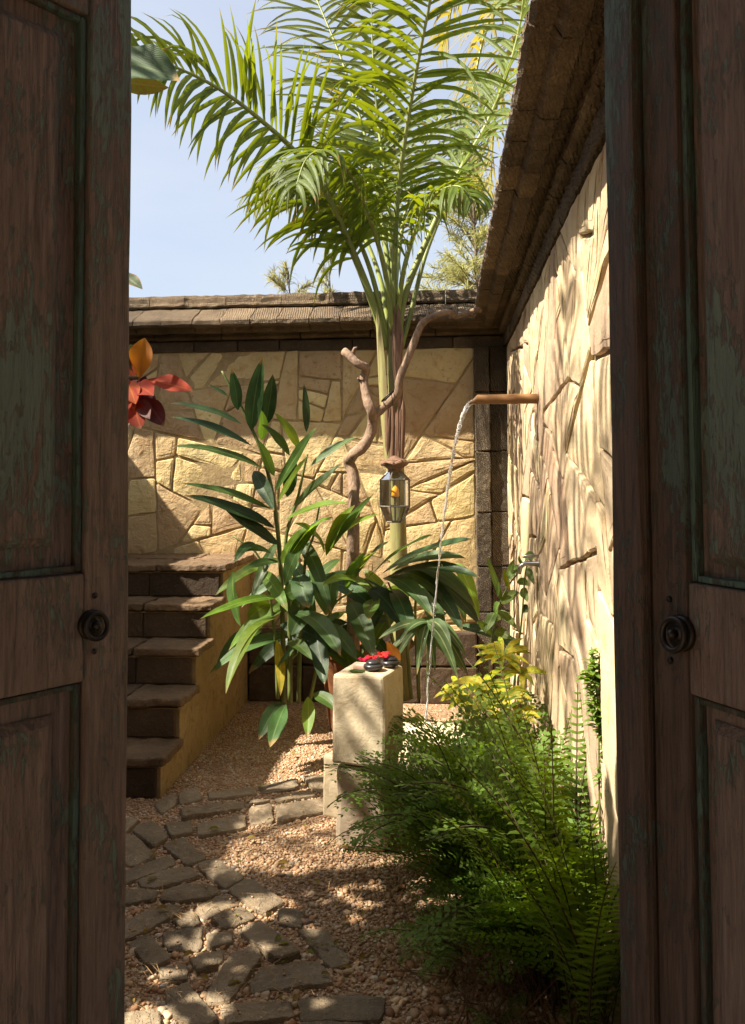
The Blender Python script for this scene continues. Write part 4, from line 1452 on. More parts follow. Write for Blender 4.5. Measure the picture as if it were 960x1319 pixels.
# ================================================================== PALMS
def frond(mbr, mbl, curve, length_l, n_pairs, r0=0.016, droop=0.5, start=0.28, up=(0, -0.25, 1), wid=0.030, rnd=random, vee=0.5, brown=0.0, fwd=0.55):
    pts = catmull(curve, 8)
    n = len(pts)
    tube(mbr, pts, [r0 * (1 - 0.86 * i / (n - 1)) for i in range(n)], 7)
    cum = [0]
    for i in range(1, n):
        cum.append(cum[-1] + (pts[i] - pts[i - 1]).length)
    tot = cum[-1]
    U = Vector(up).normalized()
    for k in range(n_pairs):
        f = start + (1 - start) * (k + 0.5) / n_pairs
        for side in (-1, 1):
            ff = min(0.999, max(0, f + rnd.uniform(-0.008, 0.008)))
            d = ff * tot
            i = max(1, next((q for q in range(n) if cum[q] >= d), n - 1))
            t = (d - cum[i - 1]) / max(1e-6, cum[i] - cum[i - 1])
            p = pts[i - 1].lerp(pts[i], t)
            tg = (pts[i] - pts[i - 1]).normalized()
            s = tg.cross(U)
            if s.length < 0.1:
                s = Vector((1, 0, 0))
            s.normalize()
            nn = s.cross(tg).normalized()
            prof = math.sin(math.pi * (0.12 + 0.83 * ((ff - start) / (1 - start))) ** 0.8) ** 0.55
            L = length_l * prof * rnd.uniform(0.85, 1.1)
            dirv = (s * side * rnd.uniform(0.75, 1.0) + tg * fwd * rnd.uniform(0.6, 1.4) + nn * vee * rnd.uniform(0.1, 1.5) + Vector((rnd.gauss(0, .1), rnd.gauss(0, .1), rnd.gauss(0, .1)))).normalized()
            dd = droop * rnd.choice((0.5, 0.8, 1.0, 1.3, 2.2)) * rnd.uniform(0.8, 1.2)
            seg = 7
            w = wid * rnd.uniform(0.75, 1.1)
            vs, uvs, fs = [], [], []
            q = p.copy()
            v = dirv.copy()
            for j in range(seg + 1):
                tt = j / seg
                ww = w / 2 * min(1, 0.35 + tt * 4) * (1 - tt ** 2.2) ** 0.8
                sv = v.cross(nn if abs(v.dot(nn)) < 0.9 else tg).normalized()
                nv = sv.cross(v)
                vs += [q - sv * ww + nv * ww * 0.35, q, q + sv * ww + nv * ww * 0.35]
                uvs += [(0, tt), (0.5, tt), (1, tt)]
                v = (v + Vector((0, 0, -1)) * dd * (0.35 + tt) * 1.0 / seg * 1.6).normalized()
                q = q + v * (L / seg)
            for j in range(seg):
                for c in range(2):
                    a = j * 3 + c
                    fs.append((a, a + 1, a + 4, a + 3))
            mbl.add(vs, fs, 0, uvs)
def palm(label, spec, name='palm_tree', leafm=None, group=None):
    return thing(name, label, 'palm', group)

PY = 5.0
palm_t = thing('palm_tree', 'slender green palm with arching fronds in front of the yellow wall', 'palm')
def pz(*pts):
    return [P(a, b, y) for a, b, y in pts]
mb = MB()
tp_ = pz((517, 900, PY), (515, 760, PY), (513, 680, PY), (510, 560, PY), (507, 470, PY), (507, 420, PY), (508, 380, PY))
tube(mb, catmull(tp_, 6), [0.062 - 0.026 * min(1, i / 24) for i in range(37)], 14, bump=0.003, fr=9)
mb.build('trunk', M['trunk'], palm_t, smooth=True)
for (a_, b_, w_, m_, n_) in (((485, 395), (502, 640), 0.058, 'trunk', (-0.6, -1, 0)), ((514, 385), (518, 540), 0.038, 'sheath', (0.6, -1, 0)), ((508, 395), (511, 505), 0.034, 'sheath', (0, -1, 0)), ((520, 420), (514, 530), 0.026, 'sheath', (0.9, -1, 0))):
    mb = MB()
    leaf(mb, P(a_[0], a_[1], PY - 0.055), P(b_[0], b_[1], PY - 0.065), w_, (-0.004, -0.02, 0), n_, 10, -0.5, 0.05, 0.5, round_=0.45)
    mb.build('leaf_base', M[m_], palm_t, smooth=True)
rs_ = random.Random(3)
for i in range(7):
    x = 500 + i * 3.3
    mb = MB()
    a, b = P(x, 515 + rs_.uniform(-14, 22), PY - 0.085), P(x + rs_.uniform(-3, 1), 592 + rs_.uniform(-12, 10), PY - 0.085)
    leaf(mb, a, b, 0.034, (0, -0.012, 0), (rs_.uniform(-0.6, 0.6), -1, 0), 6, -0.6, 0.1, 0.5, round_=0.3)
    mb.build('dry_sheath', M['sheath'], palm_t, smooth=True)
rf = random.Random(12)
FR = [
 # curve (px, py, depth), leaflet length, pairs, droop, up
 (((497, 450, 5.0), (484, 400, 4.97), (455, 325, 4.9), (418, 245, 4.8), (383, 198, 4.68), (333, 152, 4.5), (280, 113, 4.35), (225, 86, 4.2), (160, 62, 4.05)), 0.58, 64, 1.25, (0.15, -1, 0.35), 0.24, 0.2),
 (((507, 430, 4.98), (508, 360, 4.95), (511, 270, 4.88), (517, 213, 4.8), (533, 110, 4.65), (553, 7, 4.5), (575, -110, 4.35), (590, -170, 4.2)), 0.62, 44, 0.9, (0.15, -1, 0.25), 0.28, 0.25),
 (((505, 430, 5.02), (500, 340, 5.05), (490, 270, 5.12), (477, 200, 5.2), (447, 97, 5.35), (417, 20, 5.5), (380, -60, 5.65), (350, -110, 5.8)), 0.55, 50, 0.6, (0.3, -1, 0.2), 0.30, 0.1),
 (((512, 440, 4.98), (522, 380, 5.0), (550, 310, 5.02), (587, 230, 5.05), (627, 160, 5.05), (655, 90, 5.0), (672, 20, 4.95), (676, -50, 4.9)), 0.50, 42, 0.7, (-0.5, -0.5, 0.7), 0.34, 0.35),
 (((503, 440, 5.03), (490, 360, 5.1), (462, 290, 5.2), (425, 232, 5.32), (388, 208, 5.42), (352, 222, 5.5), (332, 262, 5.55)), 0.52, 40, 1.6, (0.2, -0.6, 1), 0.34, 0.3),
 (((516, 450, 5.02), (530, 400, 5.06), (548, 330, 5.12), (575, 260, 5.22), (600, 190, 5.3), (640, 120, 5.4), (680, 80, 5.5)), 0.44, 36, 0.7, (-0.4, -0.3, 0.8), 0.36, 0.3),
 (((508, 420, 5.02), (505, 330, 5.05), (498, 240, 5.1), (486, 150, 5.18), (480, 60, 5.22), (478, -40, 5.25)), 0.40, 36, 0.45, (0.1, -1, 0.1), 0.35, 0.2),
 (((506, 430, 4.97), (496, 350, 4.86), (476, 280, 4.72), (452, 225, 4.58), (420, 195, 4.42), (395, 205, 4.3), (380, 245, 4.22)), 0.42, 32, 1.7, (0.1, -0.5, 1), 0.40, 0.3),
 (((510, 430, 5.0), (520, 350, 4.9), (540, 285, 4.78), (562, 250, 4.66), (590, 240, 4.55), (612, 260, 4.48)), 0.36, 30, 1.7, (-0.1, -0.5, 1), 0.40, 0.3),
 (((500, 440, 5.0), (478, 350, 4.95), (448, 280, 4.9), (415, 235, 4.85), (385, 225, 4.8), (362, 240, 4.78)), 0.42, 30, 2.0, (0.2, -0.8, 0.6), 0.45, 0.1),
 (((507, 430, 5.06), (512, 340, 5.2), (525, 260, 5.35), (545, 190, 5.5), (580, 140, 5.62), (620, 125, 5.7)), 0.42, 36, 0.7, (-0.1, -0.4, 1), 0.34, 0.2),
 (((507, 430, 5.06), (500, 345, 5.2), (485, 270, 5.38), (462, 205, 5.55), (430, 160, 5.7), (400, 150, 5.8)), 0.42, 34, 0.7, (0.1, -0.4, 1), 0.34, 0.2),
]
for (cv, ll, npair, dr, up, st, vee) in FR:
    mr, ml = MB(), MB()
    frond(mr, ml, pz(*cv), ll, npair, {0.58: 0.028, 0.62: 0.022}.get(ll, 0.025 if npair == 42 else 0.018), dr, st, up, 0.030, rf, vee)
    fo = mr.build('frond', M['rachis'], palm_t, smooth=True)
    lo = ml.build('leaflet', M['palm_leaf'], fo, smooth=True, kind='stuff')
# the palm beyond the cream wall
palm2 = thing('palm_tree', 'pale yellowish palm rising beyond the cream wall, behind the coping', 'palm')
pb = P(690, 40, 8.4)
mb = MB()
tube(mb, [(pb.x, 8.4, 0), (pb.x, 8.4, 2), (pb.x, 8.4, 4), (pb.x, 8.4, pb.z)], [0.16, 0.14, 0.12, 0.1], 12)
mb.build('trunk', M['tree_bark'], palm2, smooth=True)
for cv in (((690, 40, 8.4), (660, 0, 8.2), (630, 30, 8.0), (612, 100, 7.9), (600, 180, 7.85)), ((690, 40, 8.4), (670, 40, 8.1), (648, 90, 7.9), (636, 170, 7.8), (632, 250, 7.75)),
           ((690, 40, 8.4), (650, -50, 8.5), (600, -40, 8.6), (570, 60, 8.7)), ((690, 40, 8.4), (720, -60, 8.3), (770, -60, 8.2), (800, 30, 8.1)),
           ((690, 40, 8.4), (680, -90, 8.6), (660, -200, 8.8)), ((690, 40, 8.4), (720, 20, 8.0), (740, 100, 7.7), (745, 200, 7.5))):
    mr, ml = MB(), MB()
    frond(mr, ml, pz(*cv), 0.75, 34, 0.03, 0.8, 0.15, (-0.3, 0, 1), 0.045, rf, 0.3)
    fo = mr.build('frond', M['rachis'], palm2, smooth=True)
    ml.build('leaflet', M['palm_far'], fo, smooth=True, kind='stuff')

# unseen palm added beyond the left wall to dapple the gravel and cream wall
shade_palm = thing('palm_tree', 'palm leaning over the yard from beyond the side wall by the stairs', 'palm')
hub = Vector((-3.35, 2.0, 4.55))
mb = MB()
tube(mb, catmull([(-4.0, 1.7, 0), (-3.9, 1.75, 2.0), (-3.6, 1.9, 3.6), tuple(hub)], 6), [0.11 - 0.05 * i / 18 for i in range(19)], 12)
mb.build('trunk', M['tree_bark'], shade_palm, smooth=True)
rq = random.Random(44)
for i in range(11):
    a = 2 * math.pi * i / 11 + rq.uniform(-0.2, 0.2)
    L = rq.uniform(1.5, 2.0)
    d = Vector((math.cos(a), math.sin(a), 0))
    if d.y < -0.75: continue
    cv = [hub, hub + d * L * 0.3 + Vector((0, 0, 0.55)), hub + d * L * 0.65 + Vector((0, 0, 0.7)), hub + d * L * 0.95 + Vector((0, 0, 0.35)), hub + d * L * 1.1 + Vector((0, 0, -0.1))]
    mr, ml = MB(), MB()
    frond(mr, ml, cv, 0.5, 30, 0.02, 0.9, 0.2, (0, 0, 1), 0.034, rf, 0.3)
    fo = mr.build('frond', M['rachis'], shade_palm, smooth=True)
    ml.build('leaflet', M['palm_leaf'], fo, smooth=True, kind='stuff')

# ================================================================== BROAD-LEAVED PLANTS
def Z4(a, b): return (140 + a / 3, 400 + b / 3)
def Z8(a, b): return (260 + a / 2.526, 660 + b / 2.526)
def plant(name, label, cat, stems, leaves, smat, group=None):
    t = thing(name, label, cat, group)
    for pts, r in stems:
        mb = MB()
        pp = catmull([P(*q) for q in pts], 6)
        tube(mb, pp, [r * (1 - 0.6 * i / (len(pp) - 1)) for i in range(len(pp))], 8)
        mb.build('stem', smat, t, smooth=True)
    for lf in leaves:
        lf = list(lf)
        if lf[2] > 25 and cat == 'plant': lf[2] *= 0.82
        (b, yb), (e, ye), wpx, arch, mat = lf[:5]
        nrm = lf[5] if len(lf) > 5 else None
        B, E = P(b[0], b[1], yb), P(e[0], e[1], ye)
        w = wpx * ((yb + ye) / 2) / F_PX
        mb = MB()
        kw = lf[6] if len(lf) > 6 else {}
        leaf(mb, B, E, w, arch, nrm, 10, **kw)
        mb.build('leaf', mat, t, smooth=True)
    return t
G, GD, GB, BR = M['ginger'], M['ginger_dark'], M['ginger_bright'], M['broad']
UPN = (0.1, -0.6, 0.75)
FRN = (0.1, -1, 0.15)
rx = random.Random(15)
def filler(n, x0, x1, y0, y1, yy, mats, wid=(18, 30), ln=(70, 135)):
    out = []
    for i in range(n):
        bx, by = rx.uniform(x0, x1), rx.uniform(y0, y1)
        a = rx.choice((-1, 1)) * rx.uniform(0.2, 1.1) + math.pi / 2
        l = rx.uniform(*ln)
        d = yy + rx.uniform(-0.12, 0.22)
        out.append((((bx, by), d), ((bx + l * math.cos(a), by + l * math.sin(a) * 0.8), d - rx.uniform(0.05, 0.25)), rx.uniform(*wid) * 0.72, (0, 0, rx.uniform(0.05, 0.13)), rx.choice(mats + [M['ginger_bright']]), (rx.uniform(-0.4, 0.4), -0.7, 0.6), dict(peak=0.45, round_=0.7)))
    return out
S1 = [((366, 905, 4.62), (365, 830, 4.62), (361, 720, 4.62), (352, 640, 4.62), (338, 585, 4.6), (318, 538, 4.58), (302, 508, 4.56), (286, 478, 4.55)),]
S2 = [((374, 905, 4.55), (373, 800, 4.55), (368, 700, 4.55), (384, 640, 4.55), (396, 585, 4.55)),]
plant('ginger_plant', 'tall ginger plant leaning towards the stairs, its dark leaves fanned against the wall', 'plant',
  [(S1[0], 0.015), (S2[0], 0.014), (((358, 900, 4.58), (352, 800, 4.6), (335, 720, 4.6), (300, 690, 4.62)), 0.010)],
  [
  ((Z4(500, 385), 4.55), (Z4(475, 225), 4.5), 16, (0.01, 0, 0), GD, FRN),
  ((Z4(552, 465), 4.57), (Z4(596, 180), 4.48), 23, (-0.02, 0, 0), GD, FRN),
  ((Z4(605, 445), 4.6), (Z4(635, 245), 4.5), 20, (0.01, 0, 0), GD, FRN),
  ((Z4(512, 437), 4.57), (Z4(235, 358), 4.45), 13, (0, 0, 0.05), GD, UPN),
  ((Z4(552, 522), 4.58), (Z4(240, 410), 4.45), 15, (0, 0, 0.05), GD, UPN),
  ((Z4(592, 608), 4.58), (Z4(245, 525), 4.42), 15, (0, 0, 0.07), G, UPN),
  ((Z4(628, 768), 4.6), (Z4(280, 668), 4.40), 14, (0, 0, 0.05), G, UPN),
  ((Z4(642, 840), 4.6), (Z4(290, 715), 4.38), 22, (0, 0, 0.05), GD, UPN),
  ((Z4(660, 905), 4.6), (Z4(450, 770), 4.45), 22, (0, 0, 0.0), GD, UPN),
  ((Z4(462, 330), 4.55), (Z4(385, 285), 4.5), 8, (0, 0, 0.0), GD, UPN),
  ((Z4(765, 470), 4.58), (Z4(755, 280), 4.55), 10, (0.01, 0, 0), GD, FRN),
  ((Z4(645, 700), 4.55), (Z4(805, 450), 4.35), 22, (0, 0, 0.03), G, (-0.5, -0.7, 0.4)),
  ((Z4(655, 740), 4.52), (Z4(770, 562), 4.35), 13, (0, 0, 0.02), GB, (-0.5, -0.7, 0.4)),
  ((Z4(780, 600), 4.6), (Z4(960, 488), 4.62), 14, (0, 0, 0.03), G, UPN),
  ((Z4(705, 770), 4.6), (Z4(908, 585), 4.5), 16, (0, 0, 0.02), G, UPN),
  ((Z4(680, 812), 4.5), (Z4(930, 745), 4.25), 17, (0, 0, 0.06), GB, UPN),
  ((Z4(590, 500), 4.57), (Z4(590, 385), 4.5), 14, (0.02, 0, 0), G, (0.4, -0.8, 0.3)),
  ((Z4(700, 560), 4.58), (Z4(590, 440), 4.5), 16, (0, 0, 0.04), G, UPN),
  ((Z4(740, 540), 4.58), (Z4(640, 395), 4.52), 15, (0, 0, 0.04), GB, UPN),
  ((Z4(640, 640), 4.56), (Z4(580, 500), 4.5), 15, (0, 0, 0.0), G, (0.5, -0.7, 0.4)),
  ((Z4(690, 720), 4.6), (Z4(720, 560), 4.55), 18, (0, 0, 0.0), GD, FRN),
  ((Z4(560, 620), 4.62), (Z4(640, 775), 4.5), 20, (0, 0, 0.03), GD, FRN),
  ((Z4(630, 940), 4.62), (Z4(480, 955), 4.45), 14, (0, 0, 0.08), G, UPN),
  ((Z8(250, 275), 4.5), (Z8(-5, 346), 4.1), 15, (0, 0, 0.05), GB, UPN),
  ((Z8(238, 345), 4.45), (Z8(78, 592), 4.05), 36, (-0.05, 0, 0.14), GB, (-0.55, -0.7, 0.5)),
  ((Z8(100, 190), 4.5), (Z8(128, 372), 4.35), 25, (-0.02, -0.03, 0), G, (-0.7, -0.8, -0.1), dict(peak=0.4, round_=0.7)),
  ((Z8(172, 100), 4.55), (Z8(105, 165), 4.4), 14, (0, 0, 0.05), G, UPN),
  ((Z8(250, 160), 4.55), (Z8(130, 190), 4.4), 14, (0, 0, 0.03), G, UPN),
  ((Z8(225, 300), 4.5), (Z8(150, 350), 4.4), 26, (0, 0, 0.03), GB, FRN, dict(peak=0.5, round_=0.6)),
  ((Z8(245, 415), 4.5), (Z8(256, 597), 4.42), 13, (0.02, 0, 0), M['yellow_leaf'], FRN),
  ((Z8(262, 620), 4.4), (Z8(185, 740), 4.2), 26, (0, 0, 0.05), GD, FRN, dict(peak=0.5)),
  ((Z8(275, 625), 4.4), (Z8(222, 765), 4.15), 22, (0, 0, 0.04), BR, FRN, dict(peak=0.55)),
  ((Z8(345, 600), 4.4), (Z8(343, 735), 4.2), 17, (0.01, 0, 0.03), GB, FRN, dict(peak=0.5)),
  ((Z8(365, 588), 4.4), (Z8(450, 655), 4.25), 20, (0, 0, 0.03), G, UPN),
  ] + filler(12, 335, 385, 690, 820, 4.7, [G, GD, BR]), M['stem'])
plant('ginger_plant', 'bushy ginger plant with broad drooping leaves, in the middle beside the bare branch', 'plant',
  [(((385, 905, 4.5), (388, 800, 4.5), (394, 720, 4.5), (404, 690, 4.5), (412, 650, 4.5)), 0.012), (((400, 900, 4.55), (425, 790, 4.5), (455, 760, 4.45)), 0.010)],
  [
  ((Z4(690, 960), 4.5), (Z4(870, 800), 4.2), 20, (0, 0, 0.09), GB, UPN),
  ((Z8(270, 235), 4.48), (Z8(400, 15), 4.35), 24, (-0.05, 0, 0.04), BR, UPN),
  ((Z8(260, 170), 4.5), (Z8(360, 40), 4.4), 16, (-0.04, 0, 0.04), GB, UPN),
  ((Z8(400, 130), 4.5), (Z8(300, 35), 4.3), 20, (0.04, 0, 0.05), GB, UPN),
  ((Z8(415, 120), 4.5), (Z8(580, 5), 4.2), 20, (-0.03, 0, 0.05), GB, UPN),
  ((Z8(405, 140), 4.5), (Z8(500, -25), 4.3), 22, (-0.04, 0, 0.02), GB, (-0.4, -0.7, 0.4)),
  ((Z8(410, 130), 4.5), (Z8(560, -60), 4.25), 17, (-0.03, 0, 0.0), G, (-0.4, -0.7, 0.4)),
  ((Z8(315, 205), 4.5), (Z8(350, 312), 4.35), 34, (-0.01, -0.03, 0.03), BR, FRN, dict(peak=0.45, round_=0.55)),
  ((Z8(430, 195), 4.5), (Z8(405, 335), 4.4), 28, (0, -0.03, 0.02), G, FRN, dict(peak=0.5, round_=0.55)),
  ((Z8(520, 225), 4.45), (Z8(390, 240), 4.2), 15, (0, 0, 0.06), GB, UPN),
  ((Z8(295, 330), 4.5), (Z8(452, 465), 4.15), 32, (0.02, 0, 0.12), BR, UPN, dict(peak=0.55, round_=0.6)),
  ((Z8(330, 330), 4.5), (Z8(290, 400), 4.4), 28, (0, 0, 0.02), BR, FRN, dict(round_=0.6)),
  ((Z8(370, 390), 4.5), (Z8(400, 560), 4.3), 28, (0, 0, 0.02), GD, FRN, dict(round_=0.6)),
  ((Z8(400, 370), 4.5), (Z8(505, 480), 4.3), 28, (0, 0, 0.06), BR, UPN, dict(round_=0.6)),
  ((Z8(280, 420), 4.5), (Z8(360, 480), 4.3), 18, (0, 0, 0.04), G, UPN),
  ((Z8(270, 270), 4.5), (Z8(340, 260), 4.4), 26, (0, 0, 0.03), G, FRN, dict(round_=0.6)),
  ((Z8(330, 270), 4.55), (Z8(300, 410), 4.45), 24, (0, 0, 0.03), G, FRN, dict(round_=0.6)),
  ] + filler(16, 380, 480, 720, 830, 4.75, [GD, GD, BR, G]), M['stem'])
fanleaves = []
for (bx, by, ex, ey, w, mt, ar) in ((540, 215, 755, 72, 26, G, 0.06), (585, 200, 885, 86, 26, GD, 0.07), (600, 215, 910, 215, 26, GD, 0.12), (620, 190, 860, 150, 22, BR, 0.08),
      (640, 200, 828, 330, 30, BR, 0.13), (590, 215, 752, 340, 28, BR, 0.12), (545, 250, 655, 375, 34, GD, 0.08), (700, 190, 905, 365, 30, GD, 0.10), (680, 180, 890, 310, 26, BR, 0.12),
      (480, 290, 560, 472, 34, BR, 0.06), (475, 250, 525, 130, 30, G, 0.02), (500, 200, 560, 130, 26, GB, 0.03), (560, 280, 545, 350, 22, G, 0.03), (620, 250, 690, 420, 28, GD, 0.08), (720, 230, 850, 390, 26, GD, 0.1), (500, 215, 610, 95, 22, GD, 0.05)):
    yb = 4.55
    fanleaves.append(((Z8(bx, by), 4.6), (Z8(ex, ey), 4.25 + random.uniform(-0.1, 0.2)), w, (0, 0, ar), mt, (-0.15, -0.45, 0.85), dict(peak=0.45, round_=0.65)))
plant('ginger_plant', 'low ginger plant arching its broad leaves over the wall pots, under the lantern', 'plant',
  [(((520, 900, 4.7), (505, 820, 4.65), (490, 770, 4.62), (470, 745, 4.6)), 0.012), (((530, 900, 4.7), (520, 800, 4.65), (500, 750, 4.6)), 0.011), (((540, 900, 4.7), (535, 790, 4.68), (540, 740, 4.62)), 0.011)],
  fanleaves + filler(16, 480, 590, 720, 830, 4.85, [GD, GD, BR, G], (18, 28), (60, 120)), M['stem'])
sl = []
for (ex, ey, w, ar) in ((575, 412, 13, 0.06), (735, 432, 17, 0.05), (812, 438, 16, 0.07), (862, 472, 15, 0.09), (835, 545, 15, 0.1), (600, 470, 12, 0.06), (640, 430, 11, 0.07), (870, 540, 12, 0.09), (700, 530, 12, 0.08), (620, 500, 9, 0.05), (760, 520, 12, 0.06), (660, 395, 12, 0.04)):
    sl.append(((Z8(735 + random.uniform(-8, 8), 350 + random.uniform(0, 18)), 4.05), (Z8(ex, ey), 3.95 + random.uniform(-0.12, 0.1)), w, (0, 0, ar), M['striped'], (0, -0.6, 0.8)))
plant('striped_plant', 'small plant with narrow striped drooping leaves, behind the terracotta pot', 'plant',
  [(((552, 900, 4.08), (551, 850, 4.08), (551, 800, 4.05)), 0.008)], sl, M['stem'])

# vine by the tap
vl = []
def Z64(a, b): return (600 + a / 4.364, 640 + b / 4.364)
for (bx, by, ex, ey, w, mt) in ((205, 590, 115, 325, 12, 'vine_leaf'), (230, 500, 275, 350, 14, 'vine_leaf'), (200, 600, 305, 540, 20, 'vine_leaf'), (240, 520, 215, 405, 12, 'croton'), (165, 650, 110, 770, 22, 'vine_leaf'), (165, 660, 190, 600, 18, 'vine_leaf'),
     (160, 760, 255, 800, 18, 'vine_leaf'), (330, 340, 395, 350, 16, 'vine_leaf'), (300, 380, 240, 480, 15, 'vine_leaf'), (340, 400, 385, 495, 13, 'vine_leaf'), (320, 400, 300, 330, 12, 'vine_leaf'), (290, 480, 360, 500, 14, 'vine_leaf'),
     (310, 520, 350, 590, 16, 'vine_leaf'), (185, 640, 290, 745, 14, 'vine_leaf'), (150, 780, 60, 700, 14, 'vine_leaf'), (150, 700, 200, 690, 16, 'vine_leaf'), (320, 640, 350, 650, 18, 'ginger_dark'), (180, 560, 190, 480, 12, 'vine_leaf')):
    yy = 3.95
    vl.append(((Z64(bx, by), yy), (Z64(ex, ey), yy - 0.06), w * 0.75, (0, 0, 0.02), M[mt], (-0.5, -0.7, 0.4)))
plant('climbing_vine', 'green climbing vine twining up to the tap in the corner', 'vine',
  [((Z64(130, 900) + (3.98,), Z64(150, 780) + (3.97,), Z64(185, 620) + (3.96,), Z64(240, 500) + (3.95,), Z64(300, 420) + (3.9,), Z64(340, 350) + (3.86,)), 0.006),
   (((660, 900, 3.9), (672, 800, 3.88), (676, 745, 3.86), (680, 722, 3.84)), 0.005)], vl, M['stem'])

# yellow croton: rosettes of spotted leaves on thin stems
cr_leaves = []
rcx = random.Random(77)
for (cx, cy, yy, n, L) in ((648, 845, 3.62, 15, 36), (672, 868, 3.58, 13, 30), (622, 884, 3.5, 15, 34), (652, 895, 3.45, 14, 36), (628, 912, 3.38, 13, 32), (600, 905, 3.45, 12, 30), (668, 925, 3.4, 12, 32), (590, 890, 3.5, 8, 28)):
    for i in range(n):
        a = 2 * math.pi * i / n + rcx.uniform(-0.3, 0.3)
        l = L * rcx.uniform(0.75, 1.2)
        cr_leaves.append((((cx, cy), yy), ((cx + l * math.cos(a) * 1.1, cy - l * math.sin(a) * 0.5 + rcx.uniform(-8, 8)), yy - 0.10 * math.sin(-a) * 1.0), rcx.uniform(6, 9.5), (0, 0, 0.03), M['croton'], (-0.1, -0.5, 0.85), dict(peak=0.5)))
plant('croton_shrub', 'yellow spotted croton shrub between the spout water and the cream wall', 'shrub',
  [(((640, 1000, 3.5), (645, 930, 3.55), (648, 850, 3.62)), 0.008), (((650, 1000, 3.5), (668, 930, 3.55), (672, 872, 3.58)), 0.007), (((632, 1000, 3.45), (628, 940, 3.48), (622, 884, 3.5)), 0.007), (((645, 1010, 3.4), (650, 950, 3.43), (652, 900, 3.45)), 0.007)],
  cr_leaves, M['twig'])

# ================================================================== FERNS
def sword_frond(seed, L=0.5, pairs=26, plen=0.065, w=0.013, curl=0.9):
    r = random.Random(seed)
    mb, ml = MB(), None
    pts = []
    n = 22
    p, ang = Vector((0, 0, 0)), rad(82)
    for i in range(n + 1):
        pts.append(p.copy())
        ang -= curl * (0.3 + i / n) / n * 1.1
        p = p + Vector((math.cos(ang), 0, math.sin(ang))) * (L / n)
    tube(mb, pts, [0.0026 * (1 - 0.7 * i / n) for i in range(n + 1)], 4, 1)
    for k in range(pairs):
        f = 0.2 + 0.79 * k / pairs
        i = min(n - 1, int(f * n))
        t = f * n - i
        q = pts[i].lerp(pts[i + 1], t)
        tg = (pts[i + 1] - pts[i]).normalized()
        nn = Vector((-tg.z, 0, tg.x))
        pr = (min(1, (f - 0.1) * 3.2)) * (1 - max(0, (f - 0.45) / 0.56) ** 1.4) + 0.08
        for s in (-1, 1):
            l = plen * pr * r.uniform(0.85, 1.1)
            d = (Vector((0, s, 0)) + tg * r.uniform(0.2, 0.45) + nn * r.uniform(-0.25, 0.15)).normalized()
            b = tg
            h = w / 2 * (0.5 + 0.5 * pr)
            m_ = q + d * l * 0.4
            e = q + d * l + Vector((0, 0, -0.12 * l))
            mb.add([q - b * h * 0.7, q + b * h, m_ + b * h * 0.95 + nn * 0.002, m_ - b * h * 0.9 + nn * 0.002, q + d * l * 0.75 + b * h * 0.6, q + d * l * 0.75 - b * h * 0.5, e],
                   [(0, 3, 2, 1), (3, 5, 4, 2), (5, 6, 4)], 0, [(0, 0), (1, 0), (1, .4), (0, .4), (.8, .7), (.2, .7), (.5, 1)])
    return mb
def lacy_frond(seed, L=0.5, pairs=15, plen=0.15, curl=1.2):
    r = random.Random(seed)
    mb = MB()
    pts = []
    n = 20
    p, ang, yaw = Vector((0, 0, 0)), rad(80), 0
    for i in range(n + 1):
        pts.append(p.copy())
        ang -= curl * (0.25 + i / n) / n * 1.1
        yaw += r.uniform(-0.05, 0.05)
        p = p + Vector((math.cos(ang) * math.cos(yaw), math.sin(yaw) * 0.4, math.sin(ang))) * (L / n)
    tube(mb, pts, [0.0030 * (1 - 0.7 * i / n) for i in range(n + 1)], 4, 1)
    for k in range(pairs):
        f = 0.22 + 0.77 * k / pairs
        i = min(n - 1, int(f * n))
        q = pts[i].lerp(pts[i + 1], f * n - i)
        tg = (pts[i + 1] - pts[i]).normalized()
        nn = Vector((-tg.z, 0, tg.x))
        pr = (1 - max(0, (f - 0.3) / 0.72) ** 1.2) * min(1, (f - 0.1) * 5) + 0.1
        for s in (-1, 1):
            l = plen * pr * r.uniform(0.8, 1.15)
            d = (Vector((0, s, 0)) + tg * r.uniform(0.45, 0.8) + nn * r.uniform(-0.3, 0.25)).normalized()
            side = d.cross(nn).normalized()
            m = max(3, int(l / 0.014))
            for j in range(m):
                g = (j + 0.6) / m
                c = q + d * l * g + Vector((0, 0, -0.22 * l * g * g))
                for ss in (-1, 1):
                    ll = 0.020 * (1 - 0.55 * g) * r.uniform(0.75, 1.3)
                    dd = (side * ss + d * r.uniform(0.5, 1.0) + nn * r.uniform(-0.35, 0.35)).normalized()
                    b = dd.cross(nn).normalized() * ll * 0.30
                    mm = c + dd * ll * 0.45
                    mb.add([c, mm + b, c + dd * ll, mm - b], [(0, 1, 2, 3)], 0, [(0.5, 0), (1, .5), (.5, 1), (0, .5)])
    return mb
fern_meshes = {
 'sword': [sword_frond(i, 0.5, 28, 0.042, 0.0080, 0.25 + 0.22 * i).mesh('fern_frond', [M['fern'], M['fern_stem']], True) for i in range(4)],
 'lacy': [lacy_frond(i + 20, 0.5, 16, 0.16, 0.9 + 0.35 * i).mesh('lacy_frond', [M['fern_dark'], M['fern_stem']], True) for i in range(5)],
 'bright': [lacy_frond(i + 40, 0.5, 15, 0.13, 1.2 + 0.3 * i).mesh('lacy_frond', [M['fern_bright'], M['fern_stem']], True) for i in range(2)],
}
